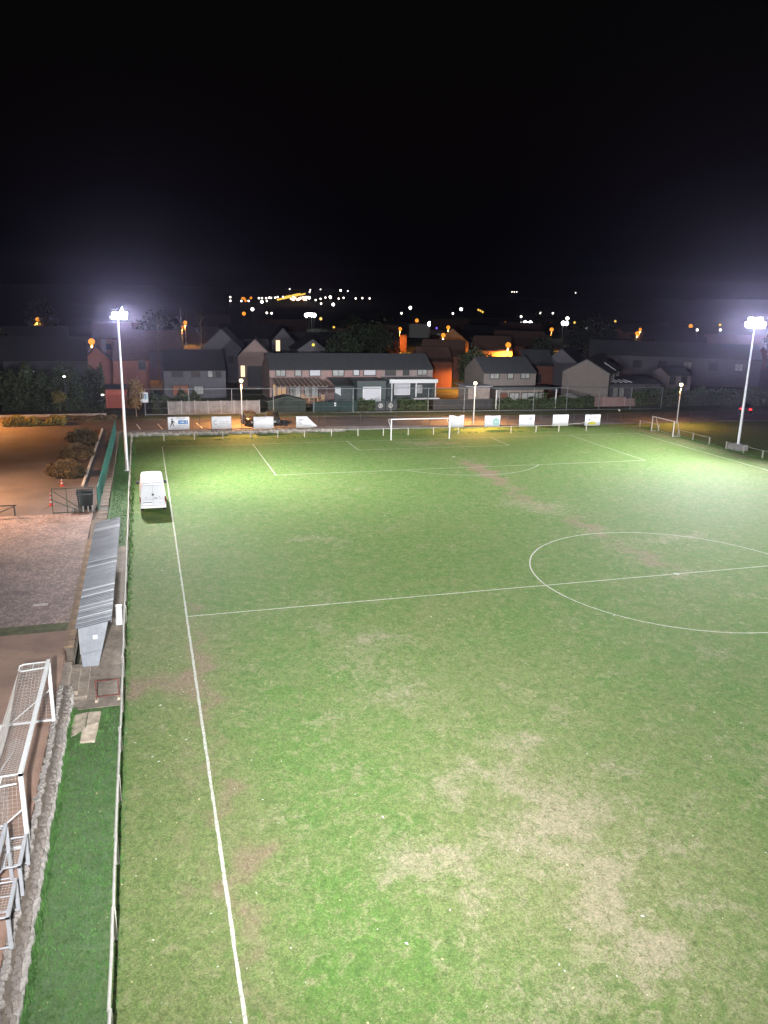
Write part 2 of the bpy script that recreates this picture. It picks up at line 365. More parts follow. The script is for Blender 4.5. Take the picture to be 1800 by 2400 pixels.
marking([(mx_ - 9.16, LY - .06), (mx_ - 9.16, LY - 5.5)]); marking([(mx_ - 9.2, LY - 5.5), (mx_ + 9.2, LY - 5.5)]); marking([(mx_ + 9.16, LY - 5.45), (mx_ + 9.16, LY - .06)])
a0 = math.asin(5.5 / 9.15)
marking([(mx_ + 9.15 * math.cos(a), LY - 11 + 9.15 * math.sin(a)) for a in [math.pi + a0 + (math.pi - 2 * a0) * i / 30 for i in range(31)]])
mb = MB(); mb.add([(mx_ + .2 * math.cos(i * .628), LY - 11 + .2 * math.sin(i * .628), .005) for i in range(10)], [tuple(range(10))]); struct('penalty_spot', mb, CHALK)
mb = MB(); mb.add([(mx_ + .2 * math.cos(i * .628), .2 * math.sin(i * .628), .009) for i in range(10)], [tuple(range(10))]); struct('centre_spot', mb, CHALK)

# ================================================================== walls and edgings
STONE = [mat('rubble_a', (.20, .18, .16), .95, n=(5, .35), bump=.5), mat('rubble_b', (.17, .145, .125), .95, n=(5, .35), bump=.5), mat('rubble_c', (.25, .23, .205), .95, n=(5, .3), bump=.5)]
def stone_mesh(seed, m):
    r = random.Random(seed); mb = MB(); vs = []
    for z in (-.5, .5):
        for k in range(7):
            a = 2 * math.pi * k / 7 + r.uniform(-.2, .2); q = r.uniform(.42, .56) * (1 if z < 0 else .82)
            vs.append((q * math.cos(a), q * math.sin(a), z * r.uniform(.85, 1.1)))
    mb.add(vs, [tuple(reversed(range(7))), tuple(range(7, 14))] + [(i, (i + 1) % 7, 7 + (i + 1) % 7, 7 + i) for i in range(7)])
    return mb.mesh('stone', m)
SM = [stone_mesh(i, STONE[i % 3]) for i in range(9)]
edge = thing('rubble_wall', 'low rough stone edging between the tarmac yard and the grass bank', 'wall', (-5.3, -18.0, 0))
mb = MB(); mb.span((-.3, -12.5, -.2), (.16, 10.4, .5)); mb.build('wall_core', mat('wall_earth', (.11, .09, .07), .95, n=(4, .35)), edge)
def put_stone(parent, loc, sc, rz, k):
    o = link('stone', SM[k % 9], parent); o.location = loc; o.scale = sc; o.rotation_euler = (rnd.uniform(-.15, .15), rnd.uniform(-.15, .15), rz)
y = -12.4; k = 0
while y < 10.3:
    w = rnd.uniform(.22, .42)
    put_stone(edge, (rnd.uniform(-.2, -.1), y, .52), (rnd.uniform(.2, .3), w * .8, rnd.uniform(.16, .24)), rnd.uniform(-.3, .3), k); k += 1
    put_stone(edge, (.13 + rnd.uniform(-.03, .05), y + .1, .42), (rnd.uniform(.16, .24), w * .8, rnd.uniform(.2, .3)), rnd.uniform(-.3, .3), k); k += 1
    put_stone(edge, (.2 + rnd.uniform(-.03, .04), y + .05, .14), (rnd.uniform(.2, .28), w * 1.1, rnd.uniform(.28, .36)), rnd.uniform(-.3, .3), k); k += 1
    y += w * .74
lowwall = thing('low_wall', 'long low wall with weathered brown capping beside the stand and green fence', 'wall', (-5.1, 12, 0))
mb = MB(); mb.span((-.5, -16.2, -.2), (-.12, .3, .7)); mb.span((-.42, .3, -.2), (.42, 45.0, .5)); mb.build('wall_core', mat('wall_earth', (.11, .09, .07), .95, n=(4, .35)), lowwall)
CAPM = [mat('brown_cap', (.20, .135, .085), .92, n=(3, .3), n2=(.6, .3), bump=.4), mat('grey_cap', (.115, .098, .08), .95, n=(4, .35), n2=(.6, .35), bump=.5)]
capA = MB().box((0, 0, 0), (.44, 1.28, .1)).mesh('cap', CAPM[0]); capB = MB().box((0, 0, 0), (.94, 1.18, .16)).mesh('cap', CAPM[1])
for i in range(13):
    o = link('capping_stone', capA, lowwall); o.location = (-.3 + rnd.uniform(-.015, .015), -15.55 + i * 1.3, .75 + rnd.uniform(-.01, .01)); o.rotation_euler = (0, rnd.uniform(-.03, .03), rnd.uniform(-.015, .015))
for i in range(37):
    o = link('capping_stone', capB, lowwall); o.location = (rnd.uniform(-.03, .03), .9 + i * 1.2, .56 + rnd.uniform(-.025, .025)); o.rotation_euler = (rnd.uniform(-.03, .03), rnd.uniform(-.05, .05), rnd.uniform(-.03, .03))
farwall = thing('retaining_wall', 'low whitish rubble retaining wall behind the far railing, left of the goal', 'wall', (9.5, 56.6, 0))
mb = MB(); mb.span((-13.6, .1, -.2), (13, .7, .5)); mb.build('wall_core', mat('wall_earth', (.11, .09, .07), .95, n=(4, .35)), farwall)
x = -13.4; k = 0
while x < 12.8:
    w = rnd.uniform(.35, .75); h = .46 * (1 - .5 * max(0, (x - 5)) / 9)
    put_stone(farwall, (x, .12, h * .72), (w, .4, .3), rnd.uniform(-.2, .2), 2 + 3 * (k % 3) if k % 2 else k); k += 1
    put_stone(farwall, (x + .2, .06, .14), (w * 1.1, .4, .3), rnd.uniform(-.2, .2), k); k += 1
    x += w * .95
slab = thing('broken_slab', 'cracked pale concrete slab lying on the grass below the steps', 'slab', (-4.4, -10.3, 0))
for (poly, z) in (([(-.55, .9), (.05, 1.05), (.0, -.25), (-.5, -.75)], .05), ([(.07, 1.0), (.55, .95), (.5, .0), (.05, -.15)], .07), ([(.03, -.22), (.5, -.08), (.42, -1.3), (-.1, -1.25), (-.08, -.4)], .09)):
    mb = MB(); mb.prism(poly, 'z', .0, z); mb.build('slab_piece', mat('pale_slab', (.34, .285, .215), .95, n=(4, .35), n2=(.9, .3), bump=.6), slab)

# ================================================================== floodlight masts
GALV = mat('galvanised', (.50, .51, .54), .45, .6, n=(3, .12)); WHITEP = mat('white_paint', (.42, .42, .41), .5, n=(4, .08))
DARKM = mat('dark_metal', (.05, .05, .055), .5, .5)
LENS = glow('floodlight_lens', (.86, .90, 1.0), 220.0)
def mast(x, y, label, heads, h=14.2, block=False, bar=.9):
    """heads: (side offset, height offset, aim point on the pitch, watts, beam angle)"""
    t = thing('floodlight_mast', label, 'floodlight', (x, y, 0), 0, 'floodlight masts round the pitch')
    b = .0
    if block:
        mb = MB(); mb.box((0, 0, .35), (1.7, 1.5, .7)); mb.build('concrete_base', mat('base_concrete', (.2, .19, .175), .95, n=(3, .25), n2=(.8, .2)), t, bevel=.05); b = .7
    mb = MB(); mb.box((0, 0, b + .03), (.5, .5, .06)); mb.build('base_plate', GALV, t)
    mb = MB(); mb.tube((0, 0, b + .06), (0, 0, h), .17, .085, n=14); mb.build('mast_pole', GALV, t)
    d = Vector((30 - x, 0 - y, 0)).normalized(); s = Vector((-d.y, d.x, 0))
    mb = MB(); mb.tube(s * -bar + Vector((0, 0, h + .02)), s * bar + Vector((0, 0, h + .02)), .05); mb.tube(s * -bar * .8 + Vector((0, 0, h + .62)), s * bar * .8 + Vector((0, 0, h + .62)), .04); mb.tube((0, 0, h), (0, 0, h + .66), .06); mb.build('crossbar', GALV, t)
    for (so, zo, aim, watts, ang) in heads:
        off = s * so + d * .3 + Vector((0, 0, h + zo))
        tg = Vector((aim[0] - x, aim[1] - y, 0)); n = (tg - off).normalized()
        rx = n.cross(Vector((0, 0, 1))).normalized(); uz = rx.cross(n)
        def P(a, q, c): return off + n * a + rx * q + uz * c
        vs = [P(-.22, q * .16, c * .12) for q, c in ((-1, -1), (1, -1), (1, 1), (-1, 1))] + [P(.0, q * .36, c * .30) for q, c in ((-1, -1), (1, -1), (1, 1), (-1, 1))]
        mb = MB(); mb.add(vs, [(3, 2, 1, 0), (0, 1, 5, 4), (1, 2, 6, 5), (2, 3, 7, 6), (3, 0, 4, 7)]); hd = mb.build('floodlight', DARKM, t)
        mb = MB(); mb.add([P(.0, q * .355, c * .295) for q, c in ((-1, -1), (1, -1), (1, 1), (-1, 1))] + [P(.07, q * .30, c * .25) for q, c in ((-1, -1), (1, -1), (1, 1), (-1, 1))], [(4, 5, 6, 7), (0, 1, 5, 4), (1, 2, 6, 5), (2, 3, 7, 6), (3, 0, 4, 7)])
        mb.build('lens', LENS, hd)
        spot('floodlight_beam', t, off + n * .25, tg, watts, (.95, .96, 1.0), ang, 1.0, .14)
    return t
mast(-3.5, 37.6, 'tall pole with a glaring white floodlight at the left railing, behind the white van', [(-.45, .1, (12, -4), FLOOD * .8, 120), (.45, .1, (28, 6), FLOOD * 1.15, 118), (0, .6, (26, 46), FLOOD * 2.3, 145)])
mast(65.3, 36.7, 'tall pole with blinding floodlights on a concrete block at the right of the pitch', [(-.75, .1, (36, 46), FLOOD * 1.1, 136), (-.25, .1, (28, 22), FLOOD * .6, 116), (.25, .1, (30, 0), FLOOD * .85, 112), (.75, .1, (46, -4), FLOOD * .45, 116), (-.4, .62, (22, 30), FLOOD * .4, 116), (.4, .62, (40, 8), FLOOD * .4, 116)], 14.3, True, 1.1)
mast(-3.5, -37.6, 'near floodlight mast beside the railing under the viewpoint', [(-.5, .1, (33, -2), NEARF * 1.75, 92), (.0, .1, (22, 16), NEARF * 2.0, 90), (.5, .1, (28, 38), NEARF * 2.3, 58), (0, .6, (-3, 2), NEARF * 1.25, 96)])
mast(65.0, -37.4, 'near floodlight mast beyond the right touchline', [(-.5, .1, (20, -10), NEARF * 3.9, 120), (.0, .1, (26, 10), NEARF * 3.9, 108), (.5, .1, (34, 28), NEARF * 3.4, 66)])

# ================================================================== railings
POSTM = mat('rail_post', (.30, .29, .235), .8, n=(4, .2)); RAILM = mat('rail_paint', (.29, .28, .245), .7, n=(2.5, .22))
post_me = MB().box((0, 0, .5), (.10, .10, 1.0)).mesh('post', POSTM)
def railing(label, pts, h=1.0, top_z=1.0, last_down=None, broken=(), rr=.042):
    t = thing('railing', label, 'railing', (*pts[0], 0), 0, 'railings round the pitch')
    o0 = Vector((*pts[0], 0))
    for p in pts:
        o = link('post', post_me, t); o.location = Vector((*p, 0)) - o0; o.scale = (1, 1, h * rnd.uniform(.96, 1.02)); o.rotation_euler = (rnd.uniform(-.02, .02), rnd.uniform(-.02, .02), rnd.uniform(-.1, .1))
    for i, (a, b) in enumerate(zip(pts[:-1], pts[1:])):
        if i in broken: continue
        za = top_z + rnd.uniform(-.025, .02); zb = top_z + rnd.uniform(-.025, .02)
        if last_down is not None and i == len(pts) - 2: zb = last_down
        A = Vector((*a, za)) - o0; B = Vector((*b, zb)) - o0; dd = (B - A).normalized()
        j = Vector((rnd.uniform(-.02, .02), rnd.uniform(-.02, .02), 0))
        mid = (A + B) / 2 + Vector((rnd.uniform(-.015, .015), 0, -.02))
        mb = MB(); mb.tube(A + j - dd * .04, mid, rr, n=8); mb.tube(mid, B + j + dd * .02, rr, n=8); mb.build('rail', RAILM, t)
    return t
ys = [-34.2, -31.1, -28.0, -24.9, -21.75, -18.7, -15.6, -12.5, -9.5, -6.4, -3.3, -.2, 2.9, 6.0, 9.1, 12.2, 15.5, 18.6, 21.8, 24.9, 28.0, 31.0, 34.0, 37.0, 40.1, 43.2, 46.4, 49.6, 52.9]
railing('pale railing of posts and pipe rails along the left touchline', [(-2.93 - .004 * (y + 30), y) for y in ys])
railing('pale post-and-rail barrier behind the far goal, its right end broken off', [(-3.2, 53.1), (.3, 53.2), (3.7, 53.3), (6.95, 53.4), (10.2, 53.4), (13.4, 53.3), (16.6, 53.2), (19.9, 53.1), (23.2, 53.0), (26.4, 52.9), (29.6, 52.8), (32.9, 52.7), (36.2, 52.6), (43.4, 52.4), (46.9, 52.3), (50.2, 52.3), (54.2, 52.2)], .85, .86, 1.15, (), .028)
railing('dull railing posts along the right side of the pitch past the small goal', [(63.6, 54.0), (63.9, 50.2), (64.0, 46.2), (64.0, 43.2), (64.0, 40.1), (64.1, 37.2), (64.2, 34.4), (64.3, 31.5), (64.4, 28.5), (64.5, 25.4)], .95, .93, None, (1, 4), .022)

# ================================================================== goals
NETM = mat('net_cord', (.36, .34, .31), .9); GREYT = mat('grey_tube', (.45, .45, .46), .55, .3)
def net_grid(f, nu, nv, r=.006):
    """cord net over the surface f(u,v)"""
    mb = MB()
    G_ = [[Vector(f(i / nu, j / nv)) for j in range(nv + 1)] for i in range(nu + 1)]
    for i in range(nu + 1):
        for j in range(nv): mb.tube(G_[i][j], G_[i][j + 1], r, n=3, caps=False)
    for j in range(nv + 1):
        for i in range(nu): mb.tube(G_[i][j], G_[i + 1][j], r, n=3, caps=False)
    return mb
# far goal (opening towards the camera, -y)
g = thing('football_goal', 'white full-size goal on the far goal line, without a net', 'goal', (mx_, LY, 0))
for s in (-1, 1):
    mb = MB(); mb.tube((s * 3.72, 0, 0), (s * 3.72, 0, 2.5), .075, n=12); mb.build('goal_post', WHITEP, g)
    mb = MB(); mb.path([(s * 3.72, .05, 2.42), (s * 3.75, .95, 2.38), (s * 3.75, 1.05, 2.2), (s * 3.74, .1, 1.45)], .035); mb.build('net_bracket', WHITEP, g)
mb = MB(); mb.tube((-3.79, 0, 2.5), (3.79, 0, 2.5), .075, n=12); mb.build('crossbar', WHITEP, g)
# stored full-size goal on the yard: opening towards +x
g = thing('stored_goal', 'full-size white goal with net standing on the brown tarmac yard', 'goal', (-5.45, -14.4, ZY))
W2 = 3.72
for s in (-1, 1):
    mb = MB(); mb.box((0, s * W2, 1.25), (.12, .12, 2.5)); mb.build('goal_post', WHITEP, g)
    mb = MB(); mb.path([(-.05, s * W2, .05), (-1.85, s * W2, .05)], .05, 8); mb.build('ground_bar', WHITEP, g)
    mb = MB(); mb.path([(-.05, s * W2, 2.46), (-.85, s * W2, 2.44), (-.98, s * W2 - .1, 2.42), (-.98, s * W2 - .35, 2.38), (-.85, s * W2 - .45, 2.38), (-.05, s * W2 - .45, 2.44)], .028); mb.path([(-.5, s * W2, 2.45), (-.5, s * W2 - .45, 2.41)], .02); mb.build('net_bracket', WHITEP, g)
    mb = MB(); mb.tube((-.05, s * W2, 1.3), (-1.5, s * W2, .1), .025); mb.build('brace', WHITEP, g)
mb = MB(); mb.box((0, 0, 2.47), (.12, 2 * W2 + .12, .12)); mb.build('crossbar', WHITEP, g)
mb = MB(); mb.tube((-1.85, -W2, .05), (-1.85, W2, .05), .05, n=8); mb.build('ground_bar', WHITEP, g)
def backnet(u, v):
    yy = -W2 + 2 * W2 * u; sag = .35 * math.sin(math.pi * u)
    if v < .25: q = v / .25; return (-.06 - .9 * q, yy, 2.4 - sag * q * .6)
    q = (v - .25) / .75; return (-.96 - .85 * q + .25 * math.sin(math.pi * q) * math.sin(math.pi * u), yy, (2.4 - sag * .6) * (1 - q) + .04)
net_grid(backnet, 62, 30, .0042).build('net', NETM, g)
for s in (-1, 1):
    def sidenet(u, v, s=s):
        xt = -.06 - (.9 + .85 * v) * u; return (xt, s * (W2 - .06), 2.36 * (1 - v) + .05)
    net_grid(sidenet, 10, 18, .0035).build('side_net', NETM, g)
# bunched net dragging along the ground
def bunch(u, v): return (-.85 - .55 * v + .12 * math.sin(u * 9), -3.4 + 5.6 * u, .1 + .55 * (1 - abs(2 * v - 1)) * (1 - u * .6))
net_grid(bunch, 46, 12, .004).build('slack_net', NETM, g)
def small_goal(label, loc, w, h, d, top):
    g = thing('training_goal', label, 'goal', loc, 0, 'small goals on the yard')
    for s in (-1, 1):
        mb = MB(); mb.box((0, s * w / 2, h / 2), (.09, .09, h)); mb.build('goal_post', GALW, g)
        mb = MB(); mb.path([(-.04, s * w / 2, h - .03), (-top, s * w / 2, h - .03), (-d, s * w / 2, .04), (-.04, s * w / 2, .04)], .024); mb.build('side_frame', GALW, g)
    mb = MB(); mb.box((0, 0, h - .02), (.09, w + .09, .09)); mb.build('crossbar', GALW, g)
    mb = MB(); mb.tube((-d, -w / 2, .04), (-d, w / 2, .04), .024); mb.tube((-top, -w / 2, h - .03), (-top, w / 2, h - .03), .022); mb.build('back_bar', GALW, g)
    def f(u, v):
        yy = -w / 2 + w * u
        if v < .3: return (-.05 - (top - .05) * v / .3, yy, h - .05)
        q = (v - .3) / .7; return (-top - (d - top) * q, yy, (h - .05) * (1 - q) + .04)
    net_grid(f, max(10, int(w / .1)), 16, .0048).build('net', NETM, g)
GALW = mat('white_alu', (.34, .345, .36), .45, .3, n=(5, .1))
small_goal('small goal with grey net just left of the stone edging, beside the big stored goal', (-5.36, -19.5, ZY), 1.25, .95, 1.1, .4)
small_goal('nearest small goal with net, at the lower left edge', (-5.38, -21.35, ZY), 1.3, .95, 1.15, .42)
small_goal('taller aluminium training goal standing behind the two smallest goals', (-5.72, -20.9, ZY), 3.0, 1.75, 1.3, .6)
# youth goal by the right railing
g = thing('youth_goal', 'small white goal standing by the right corner of the pitch', 'goal', (63.25, 48.5, 0))
for s in (-1, 1):
    mb = MB(); mb.tube((.0, s * 2.3, 0), (-.0, s * 2.3, 2.0), .07, n=10); mb.build('goal_post', WHITEP, g)
    mb = MB(); mb.path([(0, s * 2.3, .04), (1.1, s * 2.3, .04), (.5, s * 2.3, 1.95), (0, s * 2.3, 1.96)], .03); mb.build('side_frame', GREYT, g)
mb = MB(); mb.tube((0, -2.37, 1.98), (0, 2.37, 1.98), .06, n=10); mb.build('crossbar', GREYT, g)
mb = MB(); mb.tube((1.1, -2.3, .04), (1.1, 2.3, .04), .03); mb.build('back_bar', GREYT, g)

# ================================================================== stand (spectator shelter)
st = thing('spectator_shelter', 'long narrow spectator shelter with corrugated metal roof and white end wall', 'shelter', (-4.2, 3.8, .03))
CORR = mat('corrugated_steel_shaded', (.075, .078, .086), .55, .25, n=(2, .18), n2=(.4, .2)); PALE = mat('pale_panel', (.20, .21, .225), .7, n=(2, .12), n2=(.5, .12))
RIBM = mat('rib_lit_grey', (.15, .155, .168), .5, .2, n=(2, .15)); RIBW = mat('rib_brightest', (.30, .305, .31), .45, .2)  # pale ribs on dark sheets: light and shade of the corrugation put into colour
def rz_(x): return 1.93 + (x + .78) / 1.5 * .28
ns = 13; y0 = -8.95; dy = 17.5 / ns
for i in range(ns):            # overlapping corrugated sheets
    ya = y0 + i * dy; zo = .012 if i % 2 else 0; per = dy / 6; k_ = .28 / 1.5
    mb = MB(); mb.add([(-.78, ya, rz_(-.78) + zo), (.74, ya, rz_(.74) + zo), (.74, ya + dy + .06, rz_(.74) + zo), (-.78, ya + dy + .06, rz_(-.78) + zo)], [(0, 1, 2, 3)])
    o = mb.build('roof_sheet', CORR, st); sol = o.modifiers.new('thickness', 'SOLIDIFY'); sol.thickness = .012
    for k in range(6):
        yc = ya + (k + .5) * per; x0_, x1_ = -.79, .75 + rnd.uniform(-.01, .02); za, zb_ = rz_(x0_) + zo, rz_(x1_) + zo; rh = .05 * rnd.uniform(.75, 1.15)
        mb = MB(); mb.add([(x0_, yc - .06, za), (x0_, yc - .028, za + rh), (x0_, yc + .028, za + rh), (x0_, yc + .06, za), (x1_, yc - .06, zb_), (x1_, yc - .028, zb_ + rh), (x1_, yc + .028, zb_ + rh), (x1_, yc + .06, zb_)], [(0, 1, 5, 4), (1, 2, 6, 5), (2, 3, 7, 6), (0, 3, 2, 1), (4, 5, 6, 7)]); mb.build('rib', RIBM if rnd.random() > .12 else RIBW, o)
mb = MB(); mb.box((.73, -.2, rz_(.73) - .05), (.03, 17.55, .06)); mb.build('gutter', PALE, st)
prof = [(-.62, 0), (.06, 0), (.60, rz_(.60) - .06), (-.66, rz_(-.66) - .05), (-.66, .95)]
for yy in (-8.72, 8.3):
    mb = MB(); mb.prism(prof, 'y', yy - .05, yy + .05); mb.build('end_wall', PALE, st)
mb = MB(); mb.box((-.0, -8.79, 1.42), (.2, .02, .2)); mb.box((0, -8.80, 1.42), (.13, .03, .13)); mb.build('wall_vent', mat('vent_grey', (.42, .44, .47), .6), st)
mb = MB(); mb.span((-.70, -8.6, .55), (-.66, 8.3, rz_(-.68) - .07)); mb.build('back_panel', mat('shelter_back', (.28, .27, .25), .8, n=(2, .2)), st)
mb = MB(); mb.span((-.6, -8.5, .38), (-.2, 8.1, .43)); mb.span((-.58, -8.3, 0), (-.52, -8.2, .38)); mb.span((-.58, 7.8, 0), (-.52, 7.9, .38)); mb.span((-.58, 0, 0), (-.52, .1, .38)); mb.build('bench', mat('bench_wood', (.20, .13, .08), .8, n=(3, .3)), st)
# white utility box
bx = thing('utility_box', 'white utility box standing between the shelter and the railing', 'utility box', (-3.36, -.3, .03))
mb = MB(); mb.box((0, 0, .5), (.32, .26, 1.0)); mb.build('cabinet', WHITEP, bx, bevel=.015)
mb = MB(); mb.box((0, 0, 1.015), (.36, .30, .035)); mb.build('lid', WHITEP, bx, bevel=.01)
mb = MB(); mb.box((0, -.137, .5), (.26, .012, .82)); mb.build('door', WHITEP, bx)
# rusty frame
RUST = mat('rusty_red', (.095, .032, .024), .8, n=(8, .4), n2=(1.5, .3))
fr = thing('metal_frame', 'rusty red open metal frame standing at the foot of the steps', 'frame', (-3.62, -8.35, .0))
for s in (-1, 1):
    mb = MB(); mb.box((s * .44, 0, .47), (.05, .05, .94)); mb.build('upright', RUST, fr)
    mb = MB(); mb.box((s * .44, .0, .06), (.12, .3, .12)); mb.build('foot_block', mat('pale_slab', (.34, .285, .215)), fr)
for z in (.92, .22): mb = MB(); mb.box((0, 0, z), (.83, .045, .045)); mb.build('cross_bar', RUST, fr)
# drain cover
o = MB().box((-7.27, 1.85, ZY + .012), (.72, .3, .024)).build('drain_cover', mat('pale_drain', (.42, .37, .33), .9, n=(5, .2)), bevel=.008); tag(o, 'pale rectangular drain cover set in the cobbled yard', 'drain cover')

# ================================================================== vehicles
def loft(mb, secs):
    """secs: list of closed rings with equal counts"""
    n = len(secs[0]); vs = [p for s in secs for p in s]; f = []
    for i in range(len(secs) - 1):
        for k in range(n): f.append((i * n + k, i * n + (k + 1) % n, (i + 1) * n + (k + 1) % n, (i + 1) * n + k))
    mb.add(vs, f, True); mb.add(secs[0], [tuple(reversed(range(n)))]); mb.add(secs[-1], [tuple(range(n))])
def ring(y, hb, ht, zb, zt, r=.14):
    """rounded body section at y: half width hb at the bottom, ht at the top"""
    zm = zb + (zt - zb) * .5
    pts = [(-hb + .06, zb), (hb - .06, zb), (hb, zb + .12), (hb, zm), (ht + .02, zt - r), (ht - r * .35, zt - r * .3), (ht - r, zt), (0, zt + .02), (-ht + r, zt), (-ht + r * .35, zt - r * .3), (-ht - .02, zt - r), (-hb, zm), (-hb, zb + .12)]
    return [(x, y, z) for x, z in pts]
TYRE = mat('tyre', (.015, .015, .016), .9); RIM = mat('rim_steel', (.35, .35, .36), .4, .7); GLASS = mat('car_glass', (.012, .014, .016), .08, 0, spec=.6)
def wheels(t, xs, yy, r, w=.2):
    for y in yy:
        for s in (-1, 1):
            mb = MB(); mb.tube((s * xs - w / 2, y, r), (s * xs + w / 2, y, r), r, n=18); o = mb.build('wheel', TYRE, t)
            mb = MB(); mb.tube((s * (xs + w / 2 - .01), y, r), (s * (xs + w / 2 + .012), y, r), r * .62, n=14); mb.build('rim', RIM, o)
VW = mat('van_white', (.44, .44, .455), .32, n=(1.2, .04), spec=.5)
van = thing('panel_van', 'white high-roof panel van parked on the grass beside the left touchline, seen from behind', 'van', (-1.33, 21.5, 0), R(.5))
secs = [ring(0, .93, .80, .42, .55, .05), ring(.01, .95, .80, .42, 2.30), ring(.10, .96, .81, .42, 2.40), ring(.8, .965, .82, .42, 2.44), ring(3.4, .965, .82, .42, 2.44), ring(4.1, .96, .80, .42, 2.38), ring(4.45, .96, .78, .42, 2.24), ring(5.05, .95, .82, .42, 1.40), ring(5.45, .93, .84, .42, 1.28), ring(5.68, .88, .80, .44, 1.02)]
secs[0] = [(x, 0.0, z) for (x, y, z) in ring(0, .90, .76, .46, 2.24)]
mb = MB(); loft(mb, secs); mb.build('body', VW, van)
mb = MB(); mb.add([(-.70, 4.47, 2.19), (.70, 4.47, 2.19), (.80, 5.06, 1.44), (-.80, 5.06, 1.44)], [(0, 1, 2, 3)]); o = mb.build('windscreen', GLASS, van); o.location = (0, .02, .02)
for s in (-1, 1):
    mb = MB(); mb.add([(s * .972, 3.2, 1.35), (s * .972, 4.5, 1.35), (s * .88, 4.2, 2.05), (s * .88, 3.2, 2.05)], [(0, 1, 2, 3)]); mb.build('side_window', GLASS, van)
    mb = MB(); mb.box((s * 1.08, 4.35, 1.45), (.2, .1, .26)); mb.box((s * .99, 4.4, 1.42), (.1, .06, .06)); mb.build('mirror', mat('black_plastic', (.02, .02, .022), .5), van, bevel=.02)
    mb = MB(); mb.span((s * .93 - .06, -.03, .86), (s * .93 + .035, .06, 1.28)); tl = mb.build('tail_light', mat('tail_red_off', (.10, .012, .012), .25), van)
    mb = MB(); mb.span((s * .93 - .06, -.032, .70), (s * .93 + .035, .06, .82)); mb.build('indicator', mat('indicator_clear', (.30, .24, .20), .3), tl)
    mb = MB(); mb.span((s * .955 - .012, .5, .55), (s * .955 + .025, 3.3, .62)); mb.build('side_trim', mat('black_plastic', (.02, .02, .022)), van)
wheels(van, .84, (.95, 4.55), .35, .22)
SEAM = mat('seam', (.10, .10, .105), .8)
mb = MB(); mb.box((.0, -.028, 1.35), (.012, .012, 1.6)); mb.box((0, -.026, 1.10), (1.5, .01, .012)); mb.box((0, -.01, 2.17), (1.46, .02, .012)); mb.build('door_seams', SEAM, van)
mb = MB(); mb.span((-.95, -.12, .40), (.95, .12, .60)); mb.build('rear_bumper', mat('bumper_grey', (.55, .54, .54), .6), van, bevel=.03)
mb = MB(); mb.tube((0, -.012, 1.45), (0, -.045, 1.45), .085, n=20); em = mb.build('emblem', mat('emblem_black', (.02, .02, .022), .35), van)
mb = MB(); mb.tube((0, -.044, 1.45), (0, -.052, 1.45), .06, n=20); mb.build('emblem_ring', mat('emblem_grey', (.10, .10, .11), .3, .6), em)
mb = MB(); mb.span((-.74, -.045, .66), (-.1, -.02, .80)); mb.build('licence_plate', mat('plate_white', (.6, .6, .58), .5), van)
mb = MB(); mb.span((-.74, -.055, .815), (-.1, -.02, .85)); mb.build('plate_lamp_strip', mat('black_plastic', (.02, .02, .022)), van)
mb = MB(); mb.span((.08, -.045, 1.16), (.3, -.015, 1.2)); mb.build('door_handle', mat('black_plastic', (.02, .02, .022)), van)
for x in (-.5, .5): mb = MB(); mb.box((x, -.03, 1.24), (.07, .03, .05)); mb.build('hinge', SEAM, van)
mb = MB()
for i in range(9): mb.box((.42 + i * .034, -.028, .79), (.022, .008, .035))
mb.build('badge_lettering', mat('badge_grey', (.32, .31, .31), .5), van)
mb = MB(); mb.box((-.08, .0, 2.33), (.2, .06, .05)); mb.build('brake_light', WHITEP, van)
mb = MB()
for k in range(3): mb.box((0, 1.1 + k * 1.05, 2.462), (1.2, .05, .014))
mb.build('roof_ribs', VW, van)
def car(label, loc, rz, paint, lit_tail=False, group='parked cars'):
    t = thing('parked_car', label, 'car', loc, rz, group)
    secs = [ring(0, .80, .72, .38, .62, .08), ring(.08, .86, .80, .25, .86, .1), ring(.9, .88, .82, .22, .98, .1), ring(1.2, .89, .83, .22, 1.0, .1), ring(3.6, .89, .83, .22, 1.02, .1), ring(4.05, .87, .80, .25, .98, .1), ring(4.2, .82, .74, .36, .72, .1)]
    mb = MB(); loft(mb, secs); mb.build('body', paint, t)
    def cr(y, w, zt): return [(-w, y, .98), (w, y, .98), (w * .86, y, zt), (0, y, zt + .02), (-w * .86, y, zt)]
    mb = MB(); loft(mb, [cr(1.0, .80, 1.0), cr(1.75, .80, 1.42), cr(2.4, .80, 1.48), cr(3.3, .80, 1.44), cr(4.0, .78, 1.02)]); mb.build('cabin_glass', GLASS, t)
    mb = MB(); mb.span((-.62, 1.85, 1.455), (.62, 3.3, 1.505)); mb.build('roof', paint, t, bevel=.02)
    wheels(t, .80, (.8, 3.35), .31, .2)
    for s in (-1, 1):
        mb = MB(); mb.ball((s * .62, .12, .70), .13, 10, 6, (1.25, .7, .75)); mb.build('headlight', mat('headlight_chrome', (.82, .82, .80), .18, .6), t)
        mb = MB(); mb.box((s * .98, 1.35, 1.02), (.18, .1, .12)); mb.build('mirror', paint, t, bevel=.02)
        mb = MB(); mb.box((s * .66, 4.16, .82), (.34, .12, .2)); mb.build('tail_light', glow('tail_lit', (1, .02, .02), 9.0) if lit_tail else mat('tail_red_off', (.10, .012, .012)), t)
    mb = MB(); mb.box((0, -.02, .48), (.52, .03, .11)); mb.build('licence_plate', mat('plate_white', (.6, .6, .58)), t)
    mb = MB(); mb.box((0, .0, .64), (.8, .05, .06)); mb.box((0, .04, .36), (1.3, .06, .05)); mb.build('grille_trim', mat('chrome', (.75, .75, .74), .15, .9), t)
    return t
BLACKP = mat('black_paint', (.012, .010, .012), .18, 0, spec=.6)
